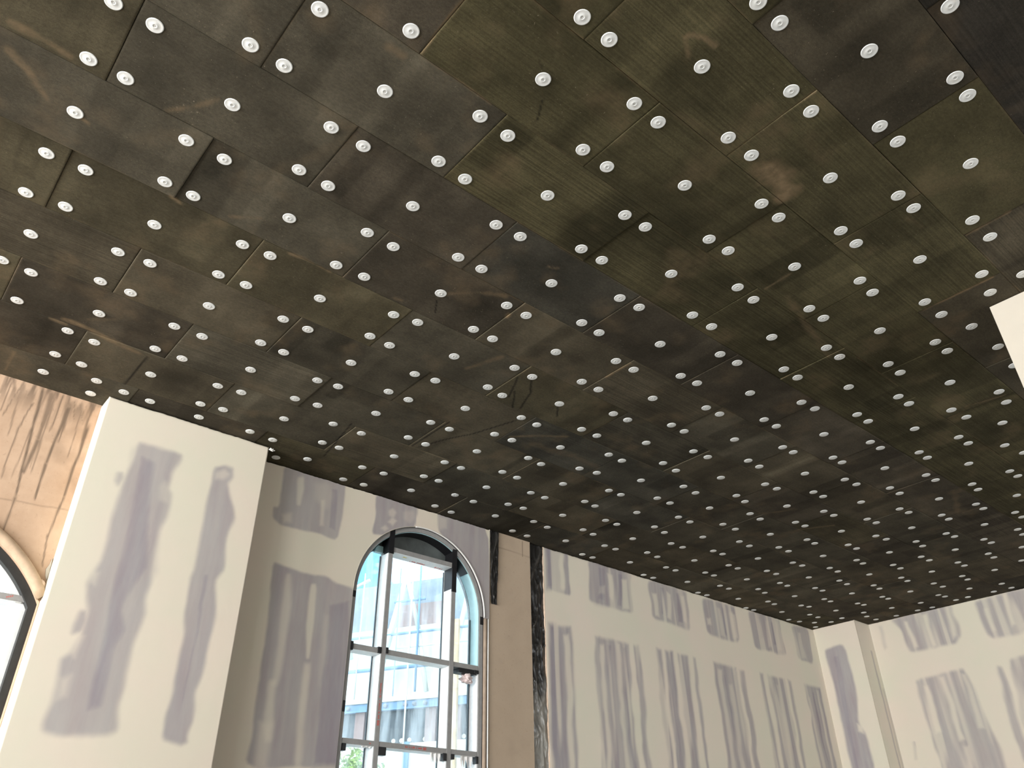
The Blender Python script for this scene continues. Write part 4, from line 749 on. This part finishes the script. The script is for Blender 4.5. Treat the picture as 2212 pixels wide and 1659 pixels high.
# black tape wrapped round the mullion tops
for (ya, yb), zt, z0 in (((4.306, 4.356), 4.99, 4.655), ((5.164, 5.216), 4.90, 4.40)):
    part2(MB().box(XG + .02, XF + .003, ya - .006, yb + .006, z0 + .03, zt).box(XG + .06, XF + .004, ya - .002, yb + .007, z0, z0 + .03), 'black_tape', M['tape'], 'black tape round the mullion top')
# packers and tape scraps on the jambs and junctions
for y0, y1, z0, z1 in ((3.905, 3.945, 4.10, 4.165), (3.925, 3.95, 3.0, 3.10), (3.945, 3.975, 3.575, 3.66), (5.575, 5.612, 4.10, 4.19), (4.262, 4.304, 3.590, 3.652), (4.358, 4.385, 3.60, 3.66), (5.50, 5.56, 3.555, 3.592), (4.36, 4.44, 2.655, 2.728), (5.12, 5.16, 2.66, 2.73), (3.96, 4.0, 2.665, 2.728), (5.54, 5.57, 2.66, 2.73), (5.222, 5.26, 2.68, 2.73)):
    b = MB().box(XF - .06, XF + .006, y0, y1, z0, z1)
    bevel(part2(b, 'packer', M['tape'], 'black packer'), .003)
b = MB().box(XF - .12, XF - .01, 5.30, 5.535, 3.545, 3.590)
part2(b, 'packer', M['tape'], 'black packer under the right transom')
# loose crumpled film hanging under the right transom
bm = bmesh.new(); bmesh.ops.create_icosphere(bm, subdivisions=4, radius=1)
for v in bm.verts:
    c_ = v.co.copy(); k = 1 + .35 * (vnoise(np.array([c_.x + c_.z]), np.array([c_.y]), 3)[0] - .5) * 2
    v.co = Vector((c_.x * .045, c_.y * .075 + .012 * math.sin(9 * c_.z), c_.z * .055)) * k
me = bpy.data.meshes.new('loose_film'); bm.to_mesh(me); bm.free(); me.materials.append(M['film'])
o = link('loose_film', me, w2); o.location = (.03, .68, 3.005); o['label'] = 'crumpled pinkish film hanging loose'
o.data.materials[0] = simple('pinkish_film', (.78, .66, .66), .5, .1, 40)
# hanging film flaps under the lower transom
for y0, y1, h in ((4.98, 5.11, .10), (5.36, 5.52, .12), (4.18, 4.29, .02)):
    b = MB(); nn = 12
    for i in range(nn):
        ya = y0 + (y1 - y0) * i / nn; yb = y0 + (y1 - y0) * (i + 1) / nn
        ha = h * (.6 + .4 * math.sin(i * 2.1)); hb = h * (.6 + .4 * math.sin((i + 1) * 2.1))
        xa = XF - .03 + .008 * math.sin(i * 1.3); xb_ = XF - .03 + .008 * math.sin((i + 1) * 1.3)
        b.add([(xa, ya, 2.727), (xb_, yb, 2.727), (xb_, yb, 2.727 - hb), (xa, ya, 2.727 - ha)], [(0, 1, 2, 3)])
    o = part2(b, 'film_flap', M['film'], 'loose white film flap'); o.modifiers.new('t', 'SOLIDIFY').thickness = .0015
# red printed strokes on the film and bars (maker's small print, too small to read)
def print_row(y0, y1, z, x, h, mat, horizontal=True, fill=.75, lab='small red print'):
    b = MB(); y = y0; r = random.Random(int(y0 * 1000 + z * 100))
    while y < y1:
        w = .005 + r.random() * .007
        if r.random() < fill:
            hh = h * (.6 + .4 * r.random())
            if horizontal == 'under': b.box(x - h / 2, x - h / 2 + hh, y, y + w, z - .0006, z)
            elif horizontal: b.box(x, x + .0006, y, y + w, z, z + hh)
            else: b.box(x, x + .0006, z, z + hh, y, y + w)
        y += w + .003
    return part2(b, 'printed_mark', mat, lab)
print_row(4.66, 4.86, 2.744, XF - .0039, .018, M['red']); print_row(4.865, 4.91, 2.738, XF - .0039, .030, M['red'])
print_row(4.24, 4.28, 2.744, XF - .0039, .016, M['red'])
print_row(2.96, 3.30, 4.322, XF, .016, M['red'], False); print_row(2.90, 2.95, 4.316, XF, .028, M['red'], False)
print_row(4.66, 4.86, 4.6788, XG + .04, .030, M['red'], 'under', .85); print_row(4.99, 5.10, 4.6788, XG + .045, .04, M['red'], 'under', .5)
print_row(4.53, 4.58, 4.6788, XG + .10, .03, M['yellow'], 'under', 1.0, 'yellow printed mark')
# glass
b = MB(); n = 48
ys = [YC - .80 * math.cos(PI * i / n) for i in range(n + 1)]
for ya, yb in zip(ys[:-1], ys[1:]):
    za = min(ZS + math.sqrt(max(.64 - (ya - YC) ** 2, 0)), 4.70); zb = min(ZS + math.sqrt(max(.64 - (yb - YC) ** 2, 0)), 4.70)
    v = [(x, y, z) for x in (XG - .012, XG - .004) for y, z in ((ya, .5), (yb, .5), (yb, zb), (ya, za))]
    b.add(v, [(0, 1, 2, 3), (7, 6, 5, 4)])
part2(b, 'glass', M['glass'])
part2(MB().box(-7.42, -7.06, YC - .86, YC + .86, .44, .5), 'sill', M['alu'])

# white corner bead round the opening, and the half round strip below it
pts = [(-7.0605, YC + (RR - .001) * math.cos(t), ZS + (RR - .001) * math.sin(t)) for t in np.linspace(math.radians(100), 0, 60)]
o = MB().tube(pts, .0085, 8).build('trim_1', M['bead'], None, True); struct(o, 'thin white bead round the arched window head', 'trim')
pts = [(-7.0625, YC + (RR - .001) * math.cos(t), ZS + (RR - .001) * math.sin(t)) for t in np.linspace(PI, math.radians(100), 50)]
o = MB().tube(pts, .004, 6).build('trim_2', M['white'], None, True); struct(o, 'thin cream bead on the left of the arched window head', 'trim')
o = MB().tube([(-7.085, 5.645, z) for z in np.linspace(0, 4.172, 12)], .022, 12).build('trim_3', M['greyroll'], None, True); struct(o, 'rounded tan render strip beside the arched window', 'trim')
o = MB().tube([(-7.066, 5.676, z) for z in np.linspace(0, 4.172, 12)], .0075, 8).build('trim_4', M['bead'], None, True); struct(o, 'straight pale corner bead beside the arched window', 'trim')

# ------------------------------------------------------------------ window 1 (partly seen at the left edge)
w1 = empty('window_1', (-7.15, W1Y, .5)); struct(w1, 'arched window in the stained wall, cut by the left edge', 'window')
def part1(b, name, mat, label=None, smooth=False):
    o = b.build(name, mat, None, smooth); o.parent = w1; o.matrix_parent_inverse = Matrix.Translation(-Vector(w1.location))
    if label: o['label'] = label
    return o
def w1arc(r, hw, n=48):
    ys = [W1Y - hw + 2 * hw * i / n for i in range(n + 1)]
    return [(y, W1Z + math.sqrt(max(r * r - (y - W1Y) ** 2, 0))) for y in ys]
def w1_ring(r0, h0, r1, h1, x0, x1, zb):
    pin = [(W1Y - h0, zb)] + w1arc(r0, h0) + [(W1Y + h0, zb)]; pout = [(W1Y - h1, zb)] + w1arc(r1, h1) + [(W1Y + h1, zb)]
    k = len(pin); v = [(x1, *p) for p in pin] + [(x1, *p) for p in pout] + [(x0, *p) for p in pin] + [(x0, *p) for p in pout]; f = []
    for i in range(k - 1):
        f += [(i, k + i, k + i + 1, i + 1), (2 * k + i, 2 * k + i + 1, 3 * k + i + 1, 3 * k + i), (i, i + 1, 2 * k + i + 1, 2 * k + i), (k + i, 3 * k + i, 3 * k + i + 1, k + i + 1)]
    return MB().add(v, f)
part1(w1_ring(W1R - .065, W1H - .056, W1R - .002, W1H - .001, -7.28, -7.055, .5), 'frame', M['dark'], 'charcoal outer frame')
part1(w1_ring(W1R - .115, W1H - .110, W1R - .066, W1H - .057, -7.28, -7.12, .5), 'inner_frame', M['pale'], 'pale inner frame')
for z0, z1 in ((3.495, 3.540), (2.60, 2.645)):
    part1(MB().box(-7.27, -7.085, W1Y - W1H + .115, W1Y + W1H - .058, z0, z1), 'transom', M['alu'])
    part1(MB().box(-7.265, -7.095, W1Y - W1H + .12, W1Y + W1H - .10, z0 - .004, z0 - .0005), 'underside_film', M['film'], 'white film under the transom')
for y in (W1Y - .36, W1Y + .36):
    part1(MB().box(-7.27, -7.09, y - .025, y + .025, .5, W1Z + W1R - .20), 'mullion', M['alu'])
b = MB(); arc = w1arc(W1R - .10, W1H - .09)
for (ya, za), (yb, zb) in zip(arc[:-1], arc[1:]):
    v = [(x, y, z) for x in (-7.262, -7.254) for y, z in ((ya, .5), (yb, .5), (yb, zb), (ya, za))]
    b.add(v, [(0, 1, 2, 3), (7, 6, 5, 4)])
part1(b, 'glass', M['glass'])
pr = random.Random(3); b = MB()
for i in range(4):
    y = .92 + i * .012; b.box(-7.0849, -7.0842, y, y + .006, 3.505 + .005 * i, 3.518 + .005 * i)
part1(b, 'printed_mark', M['red'], 'small red print')
# moulded roll round the arch
pts = [(-6.965, y, z) for y, z in w1arc(W1R + .024, W1H + .005)]
o = MB().tube(pts, .042, 16).build('trim_5', M['roll'], None, True); struct(o, 'rounded tan moulding over the cut off arched window', 'trim')
# lump of plaster where the moulding meets the pier
bm = bmesh.new(); bmesh.ops.create_icosphere(bm, subdivisions=3, radius=1)
for v in bm.verts:
    c_ = v.co.copy(); v.co = Vector((c_.x * .03, c_.y * .04, c_.z * .055)) * (1 + .4 * (vnoise(np.array([c_.x * 2 + c_.z]), np.array([c_.y * 2]), 2)[0] - .5))
me = bpy.data.meshes.new('plaster_lump'); bm.to_mesh(me); bm.free(); me.materials.append(M['gyp'])
o = link('plaster_lump', me); o.location = (-6.972, 1.105, 3.60)
tag(o, 'pale plaster lump where the tan arch moulding meets the pier', 'plaster lump')
# splash of pale compound on the render
b = MB(); pl = [(1.108, 3.745), (1.118, 3.70), (1.135, 3.66), (1.138, 3.72), (1.134, 3.80), (1.130, 3.84), (1.124, 3.79)]
v = [(x, y, z) for x in (-6.986, -6.978) for y, z in pl]; k = len(pl)
b.add(v, [tuple(range(k))[::-1], tuple(range(k, 2 * k))] + [(i, (i + 1) % k, k + (i + 1) % k, k + i) for i in range(k)])
o = b.build('compound_splash', M['white']); tag(o, 'small splash of pale compound on the tan render beside the pier', 'compound splash')
# torn paper at the top corner of the pier
b = MB()
for i in range(9):
    a = i * .7; b.add([(-6.764, 2.648, 5.235), (-6.75 + .012 * math.sin(a), 2.66 + .006 * i, 5.246 + .010 * math.cos(a * 1.7)), (-6.757 + .010 * math.sin(a + 1), 2.662 + .006 * i, 5.236 + .010 * math.cos(a))], [(0, 1, 2)])
o = b.build('torn_paper', M['bead']); o.modifiers.new('t', 'SOLIDIFY').thickness = .001
o.parent = bpy.data.objects['wall_pier']; o.matrix_parent_inverse = Matrix.Translation(-Vector(o.parent.location)); o['label'] = 'white torn paper at the top corner'

# ------------------------------------------------------------------ rest of the shell
struct(MB().box(-7.5, 5.6, -8.2, 2.0, -.1, 0).build('floor', M['floor']), 'pale concrete floor', 'floor')
struct(MB().box(-7.5, 5.6, 2.002, 13.7, -.1, .004).build('added_dark_floor', M['dimfloor']), 'added dark floor that dims the far ceiling', 'floor')  # unseen dark slab added to cut floor bounce onto the far ceiling
b = MB().box(5.4, 5.6, -8.2, 6.0, 0, CEIL).box(5.4, 5.6, 11.2, 13.6, 0, CEIL).box(5.4, 5.6, 6.0, 11.2, 0, 2.45).box(5.4, 5.6, 6.0, 11.2, 4.85, CEIL)  # opening added out of view to bring light onto the far walls
struct(b.build('wall_right', M['white']), 'cream wall with an opening added to light the long patched wall', 'wall')
b = MB(); xs = [-7.4, -6.2, -2.6, -1.8, 1.8, 2.6, 4.8, 5.6]
for i in range(0, 8, 2): b.box(xs[i], xs[i + 1], -8.2, -8.0, 0, CEIL)
for i in range(1, 7, 2): b.box(xs[i], xs[i + 1], -8.2, -8.0, 0, 2.7).box(xs[i], xs[i + 1], -8.2, -8.0, 4.95, CEIL)
struct(b.build('wall_front', M['white']), 'cream wall with three openings behind the camera', 'wall')
struct(MB().box(-7.4, 5.6, 13.38, 13.6, 0, CEIL).build('wall_back_core', M['void']), 'dark core behind the far wall', 'wall')

# ------------------------------------------------------------------ outside
# opposite building: its facade runs away at an angle, local x along it, local y toward it
TX = Vector((.869, .495, 0)).normalized(); ang = math.atan2(TX.y, TX.x)
ORG = Vector((-15, 8.32, 0))
bd = empty('building', ORG, ang); tag(bd, 'pale building with blue beam and dark glazing seen through the arched window', 'building')
def bpart(b, name, mat, parent=None, label=None):
    o = b.build(name, mat, parent or bd)
    if label: o['label'] = label
    return o
bpart(MB().box(-9, 9, .25, 6, 0, 7.15), 'wall', M['cladding'])
bpart(MB().box(-9, 9, .02, .25, 4.70, 5.98), 'cream_wall', M['cream'])
bpart(MB().box(1.0, 2.1, .16, .25, 6.12, 6.62), 'brown_panel', M['brown'])
bpart(MB().box(-9, 9, -.04, .25, 6.0, 6.10), 'ledge', M['cream'])
bpart(MB().box(-9, 9, -.06, .25, 4.665, 4.71), 'ledge', M['steel'])
bb = bpart(MB().box(-9, 9, -.02, .25, 4.52, 4.66).box(-9, 9, -.05, -.02, 4.51, 4.535), 'beam', M['bluebeam'], None, 'blue steel beam')
for s in (-.9, -.4, .15, .98, 1.41, 1.61, 1.84, 2.44, 2.9):
    b = MB(); v, f = lathe([(.03, .02), (.045, 0), (.04, -.035), (.02, -.05)], 12); b.add([(p[0] + s, p[1] - .06, p[2] + 4.60) for p in v], f)
    bpart(b, 'lamp_fitting', M['lamp'], bb)
gz = bpart(MB().box(-9, 9, .10, .25, 3.92, 4.51), 'glazing', M['darkglass'])
for s in (1.13, 1.30, 1.47, 1.80, 1.97, 2.45, 2.61, .1, -.2):
    b = MB(); v, f = lathe([(.042, 0), (.042, .004), (.02, .004)], 20)
    b.add([(p[0] + s, .098 - p[2], 3.962 + p[1]) for p in v], f)
    bpart(b, 'glazing_dot', M['cream'], gz, 'round cream dot on the glazing')
for s0, s1 in ((.28, .49), (1.82, 2.04), (2.48, 2.56), (-1.3, -1.1), (3.4, 3.6)):
    bpart(MB().box(s0, s1, .03, .25, 3.0, 4.52), 'post', M['brown'])
bpart(MB().box(-9, 9, .02, .25, 0, 3.90), 'plinth', M['cream'])
bpart(MB().box(1.43, 1.52, -.02, .06, 0, 3.92), 'downpipe', M['bluebeam'], None, 'blue downpipe')
# steel lattice frame in front of it
sf = empty('steel_frame', ORG, ang); tag(sf, 'pale lattice frame with blue pipes standing outside the arched window', 'steel frame')
def spart(b, name, mat, label=None):
    o = b.build(name, mat, sf, True)
    if label: o['label'] = label
def leg(s0, z0, s1, z1, w=.07): spart(MB().bar((s0, -.25, z0), (s1, -.25, z1), w), 'lattice_leg', M['steel'])
leg(1.38, 7.05, .78, 4.75, .10); leg(1.40, 7.05, 1.72, 5.95, .07); leg(1.72, 5.95, 1.95, 4.75, .07)
leg(.02, 7.1, -.5, 4.75, .08); leg(-.05, 6.45, .22, 5.5, .08); leg(2.9, 7.0, 2.35, 4.75, .08); leg(.03, 6.95, .5, 7.12, .05); leg(2.95, 7.0, 3.3, 4.75, .08)
for s, r, m, z0 in ((1.56, .018, 'steel', 0), (1.74, .022, 'bluebeam', 4.75), (.42, .014, 'steel', 4.7), (2.43, .018, 'bluebeam', 4.7), (1.27, .012, 'bluebeam', 4.7)):
    spart(MB().tube([(s, -.32, z0), (s, -.32, 7.25)], r, 10), 'upright_pipe', M[m])
for z, s0, s1, r, m in ((6.555, 1.15, 1.85, .026, 'bluebeam'), (5.90, -1, 3.2, .026, 'bluebeam'), (5.24, -1, 2.2, .036, 'bluebeam'), (5.62, .6, 3.2, .02, 'steel')):
    spart(MB().tube([(s0, -.28, z), (s1, -.28, z)], r, 10), 'cross_pipe', M[m])
tp = MB().box(2.60, 2.70, -.5, -.42, 0, 6.0).build('timber_post', M['timber']); tp.location = ORG; tp.rotation_euler = (0, 0, ang)
tag(tp, 'raw timber post outside the right bay of the arched window', 'post')
# tree at the lower left of the window
tr = empty('tree', (-13.2, 7.72, 0)); tag(tr, 'green tree low in the left bay of the arched window', 'tree')
b = MB().tube([(0, 0, 0), (.03, .02, 1.4), (-.02, .0, 3.0)], .09, 10); b.build('trunk', M['bark'], tr, True)
b = MB(); r = random.Random(5)
for i in range(1500):
    d = Vector((r.gauss(0, 1), r.gauss(0, 1), r.gauss(0, 1))).normalized() * (r.random() ** .4)
    c_ = Vector((d.x * .55, d.y * .50, 3.05 + d.z * .62)); a = Vector((r.gauss(0, 1), r.gauss(0, 1), r.gauss(0, 1))).normalized(); a2 = a.cross(Vector((r.random(), r.random(), r.random()))).normalized()
    b.add([c_, c_ + a * .05 + a2 * .03, c_ + a * .11, c_ + a * .05 - a2 * .03], [(0, 1, 2, 3)])
b.build('foliage', M['leaf'], tr)
struct(MB().box(-60, -7.45, -40, 60, -.12, -.02).build('ground', M['ground']), 'pale ground outside the windows', 'ground')

# ------------------------------------------------------------------ light
w = bpy.data.worlds.new('sky'); SC.world = w; w.use_nodes = True
nt = w.node_tree; bg = nt.nodes['Background']
tc = N(nt, 'ShaderNodeTexCoord'); mp = N(nt, 'ShaderNodeMapping'); mp.inputs['Scale'].default_value = (2.2, 2.2, 5)
nt.links.new(tc.outputs['Generated'], mp.inputs['Vector'])
f = noise(nt, 2.2, 5, mp.outputs['Vector'], .6)
c = mix(nt, ramp(nt, f, .38, .6), (.075, .18, .33, 1), (.95, .98, 1.0, 1))
nt.links.new(c, bg.inputs['Color']); bg.inputs['Strength'].default_value = SKY

def area(name, loc, rot, sx, sy, power, col):
    l = bpy.data.lights.new(name, 'AREA'); l.shape = 'RECTANGLE'; l.size = sx; l.size_y = sy; l.energy = power; l.color = col
    o = bpy.data.objects.new(name, l); COL.objects.link(o); o.location = loc; o.rotation_euler = rot
    return o
# daylight through the three openings behind the camera
for x, wd, pw in ((-4.4, 3.4, 1.75), (0.0, 3.4, .85), (3.7, 2.1, .3)):
    area('daylight_lamp', (x, -7.98, 3.85), (math.radians(90), 0, 0), wd, 2.2, P_FRONT * wd * pw, (1.0, .975, .93))
area('daylight_lamp', (5.38, 8.6, 3.65), (0, math.radians(90), 0), 2.3, 5.0, P_RIGHT, (1.0, .975, .93))  # unseen lamp added to brighten the long patched wall and far pier side

# ------------------------------------------------------------------ camera
R_ = Vector((0.64722559, 0.76223381, -0.00993267)); U_ = Vector((0.41510405, -0.34148341, 0.84325424)); F_ = Vector((-0.63936505, 0.54989881, 0.53742314))
cam = bpy.data.cameras.new('camera'); co = bpy.data.objects.new('camera', cam); COL.objects.link(co)
cam.sensor_fit = 'HORIZONTAL'; cam.sensor_width = 36.0; cam.lens = 27.6118521901301; cam.clip_start = .05; cam.clip_end = 300
mw = Matrix.Identity(4)
for i in range(3): mw[i][0] = R_[i]; mw[i][1] = U_[i]; mw[i][2] = -F_[i]
mw.translation = Vector((0, 0, CAMZ)); co.matrix_world = mw
SC.camera = co
vs = SC.view_settings
vs.view_transform = 'Standard'; vs.look = 'None'; vs.gamma = 1.0; vs.use_curve_mapping = False; vs.exposure = EXPO
